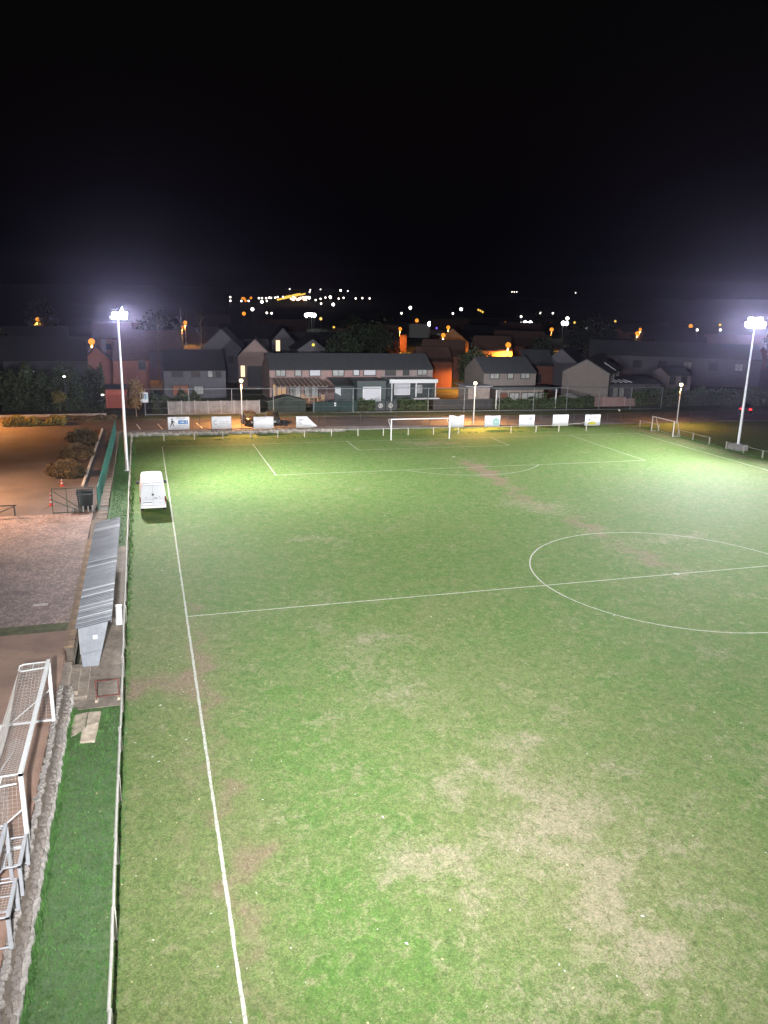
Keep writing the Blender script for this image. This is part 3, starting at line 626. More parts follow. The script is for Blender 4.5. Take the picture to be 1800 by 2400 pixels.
car('black car nose-on behind the plain white banner, next to the lamp post', (11.2, 58.6, zp(11)), R(4), BLACKP)
car('dark car parked nose-on showing to the right of the plain white banner', (13.75, 58.7, zp(13)), R(-5), mat('dark_blue_paint', (.014, .018, .022), .2, 0, spec=.6))
car('car at the right with red lit tail lights behind the floodlight pole', (90.6, 65.5, .15), R(142), BLACKP, True)

# ================================================================== left side: fence, gate, bin, cones, bushes
GREEN = mat('green_mesh', (.020, .105, .085), .5, .2, n=(.6, .25)); GREENP = mat('green_post', (.02, .085, .065), .5, .2)
gf = thing('green_fence', 'green metal panel fence between car park and pitch, seen end-on', 'fence', (-5.28, 20.6, .5))
pm = MB()
for i in range(21): pm.box((0, .06 + i * .12, 1.0), (.012, .05, 1.75))
for z in (.25, .8, 1.35, 1.8): pm.box((0, 1.26, z), (.03, 2.42, .03))
pm = pm.mesh('panel', GREEN); pp = MB().box((0, 0, .98), (.07, .07, 2.0)).mesh('fence_post', GREENP)
for i in range(14):
    x = .028 * i; o = link('fence_post', pp, gf); o.location = (x, i * 2.55, 0)
    if i < 13: o = link('fence_panel', pm, gf); o.location = (x, i * 2.55, 0); o.rotation_euler = (0, 0, -.011 + rnd.uniform(-.01, .01))
DG = mat('gate_green', (.035, .060, .045), .5, .3)
gt = thing('wire_gate', 'green-framed wire mesh gate standing closed beside the big bin', 'gate', (-8.4, 20.45, ZY))
mb = MB(); w, h = 2.0, 1.85
for a, b in (((0, 0, .05), (w, 0, .05)), ((0, 0, h), (w + 1.0, 0, h)), ((0, 0, 0), (0, 0, h)), ((w, 0, .05), (w, 0, h - .35)), ((1.0, 0, .05), (1.0, 0, h)), ((0, 0, 1.0), (w, 0, .05)), ((0, 0, h - .1), (w, 0, .2))): mb.tube(a, b, .03, n=6)
mb.build('gate_frame', DG, gt)
mb = MB()
for i in range(1, 14): mb.tube((w * i / 14, .01, .05), (w * i / 14, .01, h), .005, n=3, caps=False)
for i in range(1, 13): mb.tube((0, .01, h * i / 13), (w, .01, h * i / 13), .005, n=3, caps=False)
mb.build('wire_mesh', mat('galv_wire', (.20, .21, .20), .6, .3), gt)
bn = thing('wheeled_bin', 'big dark four-wheeled rubbish container with a shiny rounded lid', 'rubbish bin', (-6.22, 21.75, ZY))
BIN = mat('bin_plastic', (.016, .020, .020), .35, n=(2, .15), spec=.5)
mb = MB(); mb.add([(-.5, -.42, .15), (.5, -.42, .15), (.5, .42, .15), (-.5, .42, .15), (-.56, -.5, 1.15), (.56, -.5, 1.15), (.56, .5, 1.15), (-.56, .5, 1.15)], [(3, 2, 1, 0), (4, 5, 6, 7), (0, 1, 5, 4), (1, 2, 6, 5), (2, 3, 7, 6), (3, 0, 4, 7)]); mb.build('container', BIN, bn, bevel=.03)
mb = MB(); prof = [(.52 * math.cos(a), 1.16 + .26 * math.sin(a)) for a in [math.pi * i / 10 for i in range(11)]]; mb.prism(prof, 'x', -.58, .58); mb.build('lid', mat('bin_lid', (.022, .026, .027), .18, spec=.6), bn)
mb = MB(); mb.box((0, 0, 1.17), (1.22, 1.1, .05)); mb.build('rim_band', BIN, bn)
for x in (-.4, .4):
    for yy in (-.32, .32): mb = MB(); mb.tube((x - .03, yy, .08), (x + .03, yy, .08), .08, n=10); mb.build('wheel', TYRE, bn)
bol = MB().tube((0, 0, 0), (0, 0, .42), .06, n=10).mesh('bollard', mat('bollard_grey', (.19, .19, .185), .7))
for i, (x, lab) in enumerate(((-7.05, 'short grey post furthest from the big bin, next to the gate'), (-6.72, 'short grey post at the left front corner of the bin'), (-6.33, 'short grey post in front of the middle of the bin'), (-5.98, 'short grey post at the right front of the bin'), (-5.68, 'short grey post closest to the green fence'))):
    o = link('bollard', bol); o.location = (x, 20.5 + .02 * i, ZY); tag(o, lab, 'post', 'short posts by the bin')
def cone(label, loc, h, stack):
    t = thing('traffic_cone', label, 'cone', loc, 0, 'traffic cones')
    RED = mat('cone_red', (.38, .04, .025), .6); WHT = mat('cone_white', (.42, .40, .38), .6)
    mb = MB(); mb.box((0, 0, .02), (.36, .36, .04)); mb.build('base', RED, t)
    n = 4 + stack
    for i in range(n):
        a = .04 + h * i / n; b = .04 + h * (i + 1) / n; ra = .13 * (1 - i / (n + 1.2)); rb = .13 * (1 - (i + 1) / (n + 1.2))
        mb = MB(); mb.tube((0, 0, a), (0, 0, b), ra, rb, n=12); mb.build('band', WHT if i % 2 else RED, t)
cone('tall red and white striped cone beside the wire gate', (-8.75, 23.0, ZY), 1.15, 3)
cone('small reddish cone at the foot of the nearest clipped bush', (-8.55, 29.5, ZY), .55, 0)
br = thing('barrier', 'dark low barrier pole with slanting strut at the left edge of the cobbled yard', 'barrier', (-11.9, 20.4, ZY))
mb = MB(); mb.tube((-2.0, .1, .75), (1.1, -.05, .78), .045, n=8); mb.build('barrier_arm', DARKM, br)
mb = MB(); mb.tube((.95, 0, .0), (.95, 0, .78), .05, n=8); mb.build('barrier_post', DARKM, br)
mb = MB(); mb.tube((-1.2, -1.2, .05), (.95, 0, .7), .035, n=8); mb.build('strut', DARKM, br)
kb = MB().box((-6.75, 43.6, ZY + .09), (.16, 30.0, .18), R(-.6)).build('edging_beam', mat('pale_kerb', (.52, .46, .40), .85, n=(1.5, .2), n2=(.3, .2))); tag(kb, 'long pale edging beam along the car park beside the green fence', 'kerb beam')
# leaf-built plants
def leaf_mat(name, col): return mat(name, col, .75, n=(2.5, .45), n2=(.5, .35), spec=.15)
def leafcloud(mb, c, rad, n, size, r, shell=.55, zmin=None, bump=.18):
    k = 0
    while k < n:
        d = Vector((r.gauss(0, 1), r.gauss(0, 1), r.gauss(0, 1)))
        if d.length < 1e-3: continue
        d.normalize(); q = shell + (1 - shell) * r.random() ** .6
        q *= 1 + bump * math.sin(d.x * 5 + c[0]) * math.sin(d.y * 6 + c[1]) + bump * .6 * math.sin(d.z * 9 + d.x * 4)
        p = Vector((c[0] + d.x * rad[0] * q, c[1] + d.y * rad[1] * q, c[2] + d.z * rad[2] * q))
        if zmin is not None and p.z < zmin: k += 1; continue
        s = size * r.uniform(.6, 1.3); a = Vector((r.uniform(-1, 1), r.uniform(-1, 1), r.uniform(-1, 1))).normalized(); b = a.orthogonal().normalized()
        b = (Matrix.Rotation(r.uniform(0, 6.28), 3, a) @ b); cc = a.cross(b)
        mb.add([p - b * s, p + cc * s * .55, p + b * s, p - cc * s * .55], [(0, 1, 2, 3)]); k += 1
BARK = mat('bark', (.10, .075, .055), .95, n=(6, .35))
def bush(label, loc, rad, leaves, n, size, seed, cat='bush', group=None, name='clipped_bush'):
    r = random.Random(seed); t = thing(name, label, cat, loc, r.uniform(0, .5), group)
    mb = MB(); leafcloud(mb, (0, 0, rad[2] * .62), rad, n, size, r, .72, .02); mb.build('foliage', leaves, t)
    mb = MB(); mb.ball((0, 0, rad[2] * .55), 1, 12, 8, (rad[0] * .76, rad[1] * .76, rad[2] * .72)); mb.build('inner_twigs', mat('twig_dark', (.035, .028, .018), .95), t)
    for k in range(3): pass
    return t
LEAFB = leaf_mat('brown_hedge_leaf', (.085, .062, .032)); LEAFD = leaf_mat('dark_leaf', (.038, .050, .026)); LEAFA = leaf_mat('autumn_leaf', (.19, .115, .045)); LEAFY = leaf_mat('yellow_leaf', (.15, .12, .035)); LEAFG = leaf_mat('garden_leaf', (.045, .065, .028))
bush('nearest of three rounded clipped bushes in the car park', (-8.5, 33.0, ZY), (1.5, 1.15, .9), LEAFB, 5200, .085, 1, group='clipped bushes in the car park')
bush('middle one of three rounded clipped bushes in the car park', (-8.25, 41.2, ZY), (1.6, 1.15, .9), LEAFB, 4600, .085, 2, group='clipped bushes in the car park')
bush('farthest of three clipped bushes, squarish, nearest the orange-lit road', (-8.2, 49.6, ZY), (1.5, 1.2, .95), LEAFB, 4200, .085, 3, group='clipped bushes in the car park')
def hedge(label, loc, rz, L, W, H, leaves, n, size, seed, name='hedge', cat='hedge', wob=.25):
    r = random.Random(seed); t = thing(name, label, cat, loc, rz)
    mb = MB()
    for k in range(n):
        f = r.random()
        x = r.uniform(-L / 2, L / 2); hh = H * (1 + wob * .5 * math.sin(x * 1.3 + seed) + wob * .4 * math.sin(x * 3.1 + seed * 2))
        if f < .5: p = Vector((x, -W / 2 + r.gauss(0, .12 * W), r.uniform(.02, 1) * hh))
        elif f < .62: p = Vector((x, W / 2 + r.gauss(0, .12 * W), r.uniform(.02, 1) * hh))
        elif f < .94: p = Vector((x, r.uniform(-W / 2, W / 2), hh + r.gauss(0, .07 * H)))
        else: p = Vector((r.choice((-1, 1)) * L / 2 + r.gauss(0, .1), r.uniform(-W / 2, W / 2), r.uniform(.02, 1) * hh))
        s = size * r.uniform(.6, 1.4); a = Vector((r.uniform(-1, 1), r.uniform(-1, 1), r.uniform(-1, 1))).normalized(); b = a.orthogonal().normalized(); cc = a.cross(b)
        mb.add([p - b * s, p + cc * s * .6, p + b * s, p - cc * s * .6], [(0, 1, 2, 3)])
    mb.build('foliage', leaves, t)
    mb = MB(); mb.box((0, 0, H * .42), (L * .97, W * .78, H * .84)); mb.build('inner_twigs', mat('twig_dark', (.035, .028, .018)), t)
    return t
hedge('low straggly yellowish shrubs in the bed at the left, lit orange', (-14.5, 63.6, ZY), R(2), 6.8, 1.9, .75, LEAFY, 4200, .11, 4, 'low_shrubs', 'shrub', .5)
hedge('long low dark shrub bed at the left beyond the road, before the big hedge', (-8.6, 66.8, ZY), R(0), 6.6, 1.2, .4, LEAFB, 2200, .11, 5, 'shrub_bed', 'shrub', .4)
hedge('huge dark hedge like a wall of foliage at the left behind the kerb', (-13.6, 78.4, .3), R(-3), 13.0, 2.4, 4.9, LEAFD, 15000, .17, 6)
def tree(label, loc, H, crown, leaves, n, size, seed, trunk=.13, base=.32, bare=False, cat='tree', group=None, name='tree', limbs=7):
    r = random.Random(seed); t = thing(name, label, cat, loc, r.uniform(0, 6), group)
    mb = MB(); tip = Vector((r.uniform(-.15, .15), r.uniform(-.15, .15), H * .86)); mid = Vector((tip.x * .3 + r.uniform(-.06, .06), tip.y * .3, H * base))
    mb.tube((0, 0, -.1), mid, trunk, trunk * .72, n=8); mb.tube(mid, tip, trunk * .72, trunk * .15, n=7); ends = []
    for k in range(limbs):
        f = .05 + .8 * k / limbs; p = mid.lerp(tip, f); a = k * 2.4 + r.uniform(-.4, .4)
        wd = crown[0] * (.85 if not bare else 1) * (1 - .55 * f) * r.uniform(.75, 1.1)
        e = p + Vector((math.cos(a) * wd, math.sin(a) * wd, crown[1] * .35 * r.uniform(.4, 1)))
        mb.tube(p, e, trunk * .38 * (1 - .5 * f), trunk * .07, n=5, caps=False); ends.append(e)
        for q in range(5 if bare else 2):
            g_ = p.lerp(e, r.uniform(.35, .9)); h_ = g_ + Vector((r.uniform(-1, 1), r.uniform(-1, 1), r.uniform(.2, 1.2))) * (crown[0] * .45)
            mb.tube(g_, h_, trunk * .11, trunk * .03, n=4, caps=False)
    mb.build('trunk', BARK, t)
    if not bare:
        mb = MB(); cz = H - crown[1]; k = 0
        leafcloud(mb, (tip.x * .5, tip.y * .5, cz), (crown[0], crown[0], crown[1]), int(n * .55), size, r, .45, None, .22)
        for e in ends: leafcloud(mb, tuple(e), (crown[0] * .42, crown[0] * .42, crown[1] * .3), int(n * .45 / max(1, len(ends))), size, r, .2)
        mb.build('crown', leaves, t)
    return t
tree('small autumn tree with an orange-brown egg-shaped crown beside the blue and white sign', (-2.75, 68.6, .5), 5.0, (1.15, 1.95), LEAFA, 3600, .12, 11, .11, .26)
tree('little yellowish sapling in front of the huge dark hedge', (-12.7, 75.6, .42), 2.9, (1.0, .85), LEAFY, 700, .11, 12, .07, .4)

# ================================================================== far end: banners, wire fence, tall mesh fence, lamps, sign
BAN = mat('banner_white', (.47, .47, .48), .7, n=(1.5, .05)); GREYPRINT = mat('print_grey', (0.211, 0.211, 0.223), .8); BLUEP = mat('print_blue', (0.062, 0.136, 0.298), .8); BLACKPR = mat('print_black', (0.019, 0.019, 0.022), .8); TEALP = mat('print_teal', (0.167, 0.26, 0.236), .8); YELP = mat('print_yellow', (0.248, 0.236, 0.031), .8); LIGHTB = mat('print_light_blue', (0.26, 0.341, 0.384), .8)
def banner(label, x0, x1, yb, z0, z1, prints, dips=0.0, cut=0.0, skew=0.0):
    t = thing('advertising_banner', label, 'banner', ((x0 + x1) / 2, yb, 0), 0, 'advertising banners behind the far goal line')
    w = x1 - x0; n = 16; top = []; bot = []
    for i in range(n + 1):
        u = i / n; x = -w / 2 + w * u
        zt = z1 + skew * (u - .5) - dips * math.exp(-((u - .58) / .2) ** 2) + (rnd.uniform(-.012, .012))
        if cut and u > cut: zt = z1 - (z1 - z0 - .12) * ((u - cut) / (1 - cut)) ** .92
        top.append((x, .03 * math.sin(u * 9) - .02, zt)); bot.append((x, .03 * math.sin(u * 7 + 1), z0 + skew * (u - .5) + (.12 * ((u - .6) / .4) ** 2 if cut and u > .6 else 0)))
    mb = MB(); vs = top + bot; mb.add(vs, [(i, n + 1 + i, n + 2 + i, i + 1) for i in range(n)], True)
    o = mb.build('sheet', BAN, t); so_ = o.modifiers.new('thickness', 'SOLIDIFY'); so_.thickness = .012
    H = z1 - z0
    for pi_, (kind, m, a, b, c, d) in enumerate(prints):   # fractions of the sheet: x from left, z from top
        mb = MB(); X0 = -w / 2 + w * a; X1 = -w / 2 + w * b; Z0 = z1 - H * d; Z1 = z1 - H * c; yy = -.062 - .013 * pi_
        if kind == 'r': mb.span((X0, yy, Z0), (X1, yy + .006, Z1))
        elif kind == 'o': mb.prism([((X0 + X1) / 2 + (X1 - X0) / 2 * math.cos(i * .3142), (Z0 + Z1) / 2 + (Z1 - Z0) / 2 * math.sin(i * .3142)) for i in range(20)], 'y', yy, yy + .006)
        elif kind == 'a': # arrow head pointing left
            mb.prism([(X1, Z1), (X1, Z0), (X0, (Z0 + Z1) / 2)], 'y', yy - .004, yy + .002)
        elif kind == 't': # row of unreadable lettering
            nn = max(4, int((X1 - X0) / .075)); s = (X1 - X0) / nn
            for i in range(nn):
                if (i * 7 + int(a * 50)) % 6 == 4: continue
                mb.span((X0 + i * s, yy, Z0), (X0 + (i + .62) * s, yy + .006, Z0 + (Z1 - Z0) * (.65 + .35 * ((i * 5) % 3) / 2)))
        elif kind == 'c': # open ring
            pts = [((X0 + X1) / 2 + (X1 - X0) / 2 * k_ * math.cos(q), (Z0 + Z1) / 2 + (Z1 - Z0) / 2 * k_ * math.sin(q)) for k_, seq in ((1, [R(50 + i * 13) for i in range(21)]), (.62, [R(50 + i * 13) for i in range(20, -1, -1)])) for q in seq]
            mb.prism(pts, 'y', yy, yy + .006)
        elif kind == 'f': # standing figure
            cx = (X0 + X1) / 2; ww = X1 - X0; hh = Z1 - Z0
            mb.prism([(cx + ww * .16 * math.cos(i * .628), Z1 - hh * .1 + hh * .09 * math.sin(i * .628)) for i in range(10)], 'y', yy, yy + .006)
            mb.prism([(cx - ww * .18, Z1 - hh * .26), (cx + ww * .18, Z1 - hh * .26), (cx + ww * .12, Z1 - hh * .62), (cx - ww * .12, Z1 - hh * .62)], 'y', yy, yy + .006)
            for s_ in (-1, 1):
                mb.prism([(cx + s_ * ww * .02, Z1 - hh * .6), (cx + s_ * ww * .16, Z1 - hh * .6), (cx + s_ * ww * .42, Z0), (cx + s_ * ww * .24, Z0)], 'y', yy - .008, yy - .002)
            mb.prism([(cx + ww * .15, Z1 - hh * .3), (cx + ww * .55, Z1 - hh * .5), (cx + ww * .5, Z1 - hh * .58), (cx + ww * .1, Z1 - hh * .42)], 'y', yy - .008, yy - .002)
        mb.build('print', m, t)
    for x in (-w / 2 - .02, w / 2 + .02):
        mb = MB(); mb.tube((x, .06, .0), (x, .06, z1 - .02), .03, n=6); mb.build('stake', DARKM, t)
    mb = MB(); mb.tube((-w / 2, .05, z1 + .02), (w / 2, .05, z1 + .02), .02, n=5); mb.build('hanging_wire', DARKM, t)
    return t
BB = [  # measured left/right edges on the line of the boards
 (.90, 3.40), (6.0, 8.35), (11.0, 13.45), (16.25, 18.95), (36.0, 38.1), (40.9, 43.1), (45.75, 48.0), (50.6, 52.95), (55.35, 57.7)]
yb = [57.3, 57.1, 56.9, 56.8, 55.5, 55.2, 55.0, 54.8, 54.6]
zb = [(.62, 2.12), (.62, 2.12), (.55, 2.02), (.58, 2.0), (.42, 1.95), (.38, 1.85), (.34, 1.88), (.34, 1.85), (.30, 1.80)]
banner('white banner with a black figure and a blue block, leftmost of the row', *BB[0], yb[0], *zb[0], [('f', BLACKPR, .08, .32, .1, .74), ('r', BLUEP, .48, .93, .26, .56), ('a', LIGHTB, .5, .76, .33, .5), ('r', LIGHTB, .84, .89, .3, .52), ('t', GREYPRINT, .4, .86, .08, .17), ('t', GREYPRINT, .4, .9, .63, .73), ('t', GREYPRINT, .18, .8, .82, .90)])
banner('white banner with a pale grey open ring logo beside the first banner', *BB[1], yb[1], *zb[1], [('c', mat('print_pale', (0.236, 0.242, 0.279), .8), .09, .32, .28, .68), ('t', mat('print_faint', (0.298, 0.298, 0.304), .8), .4, .86, .36, .45), ('t', mat('print_faint', (0.298, 0.298, 0.304), .8), .4, .8, .52, .6)])
banner('plain white banner without print in front of the parked cars', *BB[2], yb[2], *zb[2], [])
banner('white banner with its right top corner folded down into a slope', *BB[3], yb[3], *zb[3], [('t', GREYPRINT, .08, .36, .22, .32), ('c', GREYPRINT, .1, .3, .34, .62), ('t', GREYPRINT, .08, .32, .64, .72), ('t', mat('print_pale', (0.236, 0.242, 0.279)), .3, .74, .80, .88)], 0, .5)
banner('white banner with a sagging top edge and grey lines, just right of the far goal', *BB[4], yb[4], *zb[4], [('t', GREYPRINT, .06, .9, .42, .5), ('t', mat('print_faint', (0.298, 0.298, 0.304)), .06, .86, .58, .66), ('t', mat('print_faint', (0.298, 0.298, 0.304)), .16, .6, .16, .24)], .18)
banner('white banner with a big pale teal disc', *BB[5], yb[5], *zb[5], [('o', TEALP, .50, .94, .2, .92), ('t', BAN, .62, .86, .5, .58), ('c', GREYPRINT, .05, .22, .1, .32), ('t', GREYPRINT, .26, .5, .2, .28), ('t', mat('print_faint', (0.298, 0.298, 0.304)), .14, .44, .38, .46)], .03)
banner('white banner with faint round grey emblem in its upper right corner', *BB[6], yb[6], *zb[6], [('o', mat('print_pale2', (0.267, 0.267, 0.279), .8), .62, .84, .1, .5), ('t', mat('print_faint', (0.298, 0.298, 0.304)), .2, .56, .26, .36), ('t', mat('print_faint', (0.298, 0.298, 0.304)), .54, .84, .58, .64)])
banner('nearly blank white banner between the emblem banner and the yellow one', *BB[7], yb[7], *zb[7], [('t', mat('print_faint', (0.298, 0.298, 0.304)), .3, .68, .64, .70), ('t', mat('print_faint', (0.298, 0.298, 0.304)), .12, .8, .12, .2)])
banner('white banner with a yellow block at its foot, rightmost of the row', *BB[8], yb[8], *zb[8], [('o', YELP, .2, .72, .62, .92), ('r', YELP, .28, .66, .64, .9), ('t', GREYPRINT, .3, .82, .2, .3), ('r', GREYPRINT, .22, .34, .36, .52), ('t', GREYPRINT, .2, .44, .1, .16)])
# thin wire fence on dark posts that carries the banners
wf = thing('wire_fence', 'thin wire fence on dark posts running between the white banners', 'fence', (0, 57.6, 0))
wp = MB().tube((0, 0, 0), (0, 0, 1.75), .035, n=6).mesh('fence_post', DARKM)
xs = [4.6, 9.6, 14.8, 19.8, 24.4, 29.0, 33.6, 39.4, 44.4, 49.2, 54.0, 59.0, 63.5, 68.0, 72.5, 77.0, 81.5, 86]
def yf(x): return .05 - .046 * x if x < 60 else -2.7
for x in xs: o = link('fence_post', wp, wf); o.location = (x, yf(x), zp(x) - .1)
for z in (.55, 1.05, 1.55):
    mb = MB(); mb.path([(x, yf(x), zp(x) - .1 + z) for x in xs], .009, 4); mb.build('wire', DARKM, wf)
# leaning lamp-less stake with white top seen right of the last banner
sk = thing('marker_stake', 'leaning dark stake with a white top right of the last banner', 'stake', (62.2, 57.2, .15))
mb = MB(); mb.tube((0.6, 0, 0), (0, 0, 1.75), .03, n=6); mb.build('stick', DARKM, sk); mb = MB(); mb.box((0, 0, 1.8), (.28, .08, .16), ry=.3); mb.build('white_tip', WHITEP, sk)
# tall mesh fence
MF = mat('mesh_fence_post', (.19, .205, .205), .6, .3, n=(1, .2))
tf = thing('tall_mesh_fence', 'tall mesh fence of slim posts with top rail behind the car park strip', 'fence', (0, 69.2, .4))
tp = MB().tube((0, 0, 0), (0, 0, 3.72), .05, n=8).mesh('fence_post', MF); px = [-1.6 + 5.66 * i for i in range(15)]
for x in px: o = link('fence_post', tp, tf); o.location = (x, 0, -.006 * max(0, x))
for z in (3.72, .35): mb = MB(); mb.path([(x, 0, z - .006 * max(0, x)) for x in px], .04, 6); mb.build('rail', MF, tf)
for z in (1.2, 2.05, 2.9): mb = MB(); mb.path([(x, 0, z - .006 * max(0, x)) for x in px], .008, 4); mb.build('tension_wire', MF, tf)
# post-top lamps
LAMPW = glow('lamp_globe', (1.0, .80, .46), 7.0)
def post_lamp(label, x, y, h, e=1.0, w=20000):
    t = thing('post_lamp', label, 'lamp post', (x, y, zp(x)), 0, 'white post lamps behind the banners')
    mb = MB(); mb.tube((0, 0, 0), (0, 0, h), .09, .055, n=10); mb.build('pole', WHITEP, t)
    mb = MB(); mb.tube((0, 0, h), (0, 0, h + .12), .10, .16, n=12); mb.build('lamp_collar', DARKM, t)
    mb = MB(); mb.ball((0, 0, h + .34), .24, 12, 8); mb.build('lamp_globe', LAMPW, t)
    mb = MB(); mb.tube((0, 0, h + .56), (0, 0, h + .64), .30, .12, n=14); mb.build('lamp_cap', DARKM, t)
    spot('post_lamp_light', t, (0, -.0, h - .06), (0, 0, 0), w * e, (1.0, .46, .12), 165, .6, .2)
post_lamp('white lamp post left of the plain white banner, with a glowing yellowish globe', 10.05, 60.6, 5.1, 1.1)
post_lamp('white lamp post right of the far goal, with a glowing yellowish globe', 40.75, 58.6, 5.1, 1.2)
post_lamp('white lamp post at the right behind the small corner goal', 70.1, 54.8, 5.2, .3)
# blue and white sign
sg = thing('sign_board', 'white sign with blue halves on a dark post next to the autumn tree', 'sign', (-1.65, 68.3, .5))
mb = MB(); mb.tube((0, 0, 0), (0, 0, 3.3), .05, n=8); mb.build('post', DARKM, sg)
mb = MB(); mb.box((0, -.07, 2.65), (.98, .04, 1.3)); bd = mb.build('board', BAN, sg, bevel=.01)
for (a, b, c, d, m) in ((-.40, -.22, 2.45, 3.15, BLACKPR), (-.2, .08, 2.42, 3.14, LIGHTB), (.1, .22, 2.4, 3.1, mat('print_slate', (0.112, 0.186, 0.26), .8)), (.24, .42, 2.4, 3.1, LIGHTB)):
    mb = MB(); mb.span((a, -.098, c), (b, -.088, d)); mb.build('sign_print', m, bd)
mb = MB(); mb.box((.75, -1.2, .06), (1.1, .3, .12)); mb.build('foot_slab', mat('pale_slab', (.34, .285, .215)), sg)

# ================================================================== houses
WPINK = mat('brick_pink', (.22, .155, .142), .9, n=(9, .15), n2=(.5, .15)); WPALE = mat('render_pale', (.135, .115, .105), .9, n=(1.2, .12)); WRED = mat('brick_red', (.16, .068, .048), .9, n=(9, .2), n2=(.4, .2))
WGREY = mat('render_grey', (.085, .08, .09), .9, n=(1.2, .15)); WDARK = mat('brick_dark', (.12, .10, .095), .9, n=(6, .2)); WORANGE = mat('brick_orange', (.36, .20, .10), .9, n=(7, .2), n2=(.5, .25))
WDGREY = mat('render_dark_grey', (.075, .072, .080), .9, n=(1.2, .15)); ROOFX = mat('roof_black', (.018, .018, .021), .8, n=(1.6, .15)); ROOFD = mat('roof_slate', (.048, .050, .056), .75, n=(1.6, .15), n2=(12, .15)); ROOFR = mat('roof_tile_brown', (.085, .05, .04), .8, n=(1.6, .2), n2=(12, .2))  # grey wall render one step darker, and the roof tones
FRAME = mat('window_frame_dark', (.022, .022, .022), .6); FRAMEW = mat('window_frame_white', (.55, .54, .53), .6)
PANES = {'dark': mat('pane_dark', (.035, .037, .042), .12, spec=.6), 'shutter': mat('shutter_white', (.4, .4, .42), .7, n=(1, .05)), 'curtain': mat('pane_curtain', (.22, .22, .21), .3, n=(2.2, .35)),
         'lit': glow('pane_lit', (1.0, .62, .36), .55), 'litlow': glow('pane_lit_dim', (1.0, .42, .30), .18), 'litbright': glow('pane_lit_bright', (1.0, .72, .46), 1.5), 'white': glow('pane_lit_white', (.9, .93, 1.0), .65)}
def window(t, x, z, w, h, kind, y=0.0, split=1, frame=None):
    mb = MB(); f = .12
    mb.span((x - f, y - .05, z - f), (x + w + f, y + .04, z)); mb.span((x - f, y - .05, z + h), (x + w + f, y + .04, z + h + f))
    mb.span((x - f, y - .048, z), (x, y + .04, z + h)); mb.span((x + w, y - .048, z), (x + w + f, y + .04, z + h))
    for k in range(1, split + 1):
        if split > 1 and k < split: xx = x + w * k / split; mb.span((xx - .035, y - .046, z), (xx + .035, y + .04, z + h))
    fr = mb.build('window', frame or FRAME, t)
    mb = MB(); mb.span((x + .003, y - .02, z + .003), (x + w - .003, y + .02, z + h - .003)); mb.build('pane', PANES[kind], fr)
    if kind == 'shutter':
        mb = MB()
        for k in range(1, int(h / .22)): mb.span((x + .01, y - .026, z + k * .22 - .008), (x + w - .01, y - .019, z + k * .22 + .008))
        mb.build('shutter_slats', mat('shutter_joint', (.45, .45, .47), .8), fr)
    return fr
def house(label, x, y, rz, w, d, eaves, ridge, wall, roof, wins=(), along='x', cat='house', name='house', chimney=None, z=0.3, oh=.3, group=None, xoff=0.0):
    """front wall at local y=0 looking down -y, centred on local x=0"""
    t = thing(name, label, cat, (x, y, z - .3), rz, group)
    mb = MB(); e = eaves; r = ridge; a = oh
    if along == 'x':
        mb.prism([(0, -.3), (d, -.3), (d, e), (d / 2, r - .1), (0, e)], 'x', -w / 2, w / 2); mb.build('wall', wall, t)
        k = (r - e) / (d / 2); mb = MB()
        mb.prism([(-a, e - a * k + .02), (d / 2, r + .02), (d + a, e - a * k + .02), (d + a, e - a * k - .12), (d / 2, r - .12), (-a, e - a * k - .12)], 'x', -w / 2 - xoff, w / 2 + xoff); mb.build('roof', roof, t)
        mb = MB(); mb.tube((-w / 2 - xoff, -a - .05, e - a * k - .06), (w / 2 + xoff, -a - .05, e - a * k - .06), .06, n=6); mb.build('gutter', FRAME, t)
    else:
        mb.prism([(-w / 2, -.3), (w / 2, -.3), (w / 2, e), (0, r - .1), (-w / 2, e)], 'y', 0, d); mb.build('wall', wall, t)
        k = (r - e) / (w / 2); mb = MB()
        mb.prism([(-w / 2 - a, e - a * k + .02), (0, r + .02), (w / 2 + a, e - a * k + .02), (w / 2 + a, e - a * k - .12), (0, r - .12), (-w / 2 - a, e - a * k - .12)], 'y', -.12, d + .15); mb.build('roof', roof, t)
    if chimney:
        mb = MB(); cx, cyy, ch = chimney; mb.box((cx, cyy, ridge + ch / 2 - .5), (.7, .55, ch + 1)); mb.box((cx, cyy, ridge + ch + .04), (.82, .66, .1)); mb.build('chimney', WDARK, t)
    for q in wins: window(t, *q)
    return t
# ---- the terrace of three behind the goal
XA, XB, XC, XD = 17.4, 26.5, 35.7, 44.7
def tw(lst, xc): return [(a - xc, z0, b - a, z1 - z0, k, 0.0, s) for (a, b, z0, z1, k, s) in lst]
hA = house('left house of the long low terrace, with a glazed lit veranda and garden chairs', (XA + XB) / 2, 86, 0, XB - XA, 8, 5.3, 7.4, WPINK, ROOFD, tw([(18.45, 19.9, 4.15, 5.0, 'curtain', 2), (21.5, 22.45, 4.15, 5.0, 'curtain', 1), (23.85, 25.55, 4.15, 5.0, 'shutter', 1)], (XA + XB) / 2), name='terraced_house', group='terraced houses behind the goal')
hB = house('middle house of the long terrace, with two white shutters and a box extension', (XB + XC) / 2, 86, 0, XC - XB - .02, 8, 5.3, 7.4, mat('brick_pinker', (.225, .148, .138), .9, n=(9, .15), n2=(.5, .15)), ROOFD, tw([(27.6, 29.4, 4.12, 5.0, 'curtain', 2), (31.05, 31.98, 4.2, 5.0, 'shutter', 1), (32.8, 34.75, 4.2, 5.0, 'shutter', 1)], (XB + XC) / 2), name='terraced_house', group='terraced houses behind the goal')
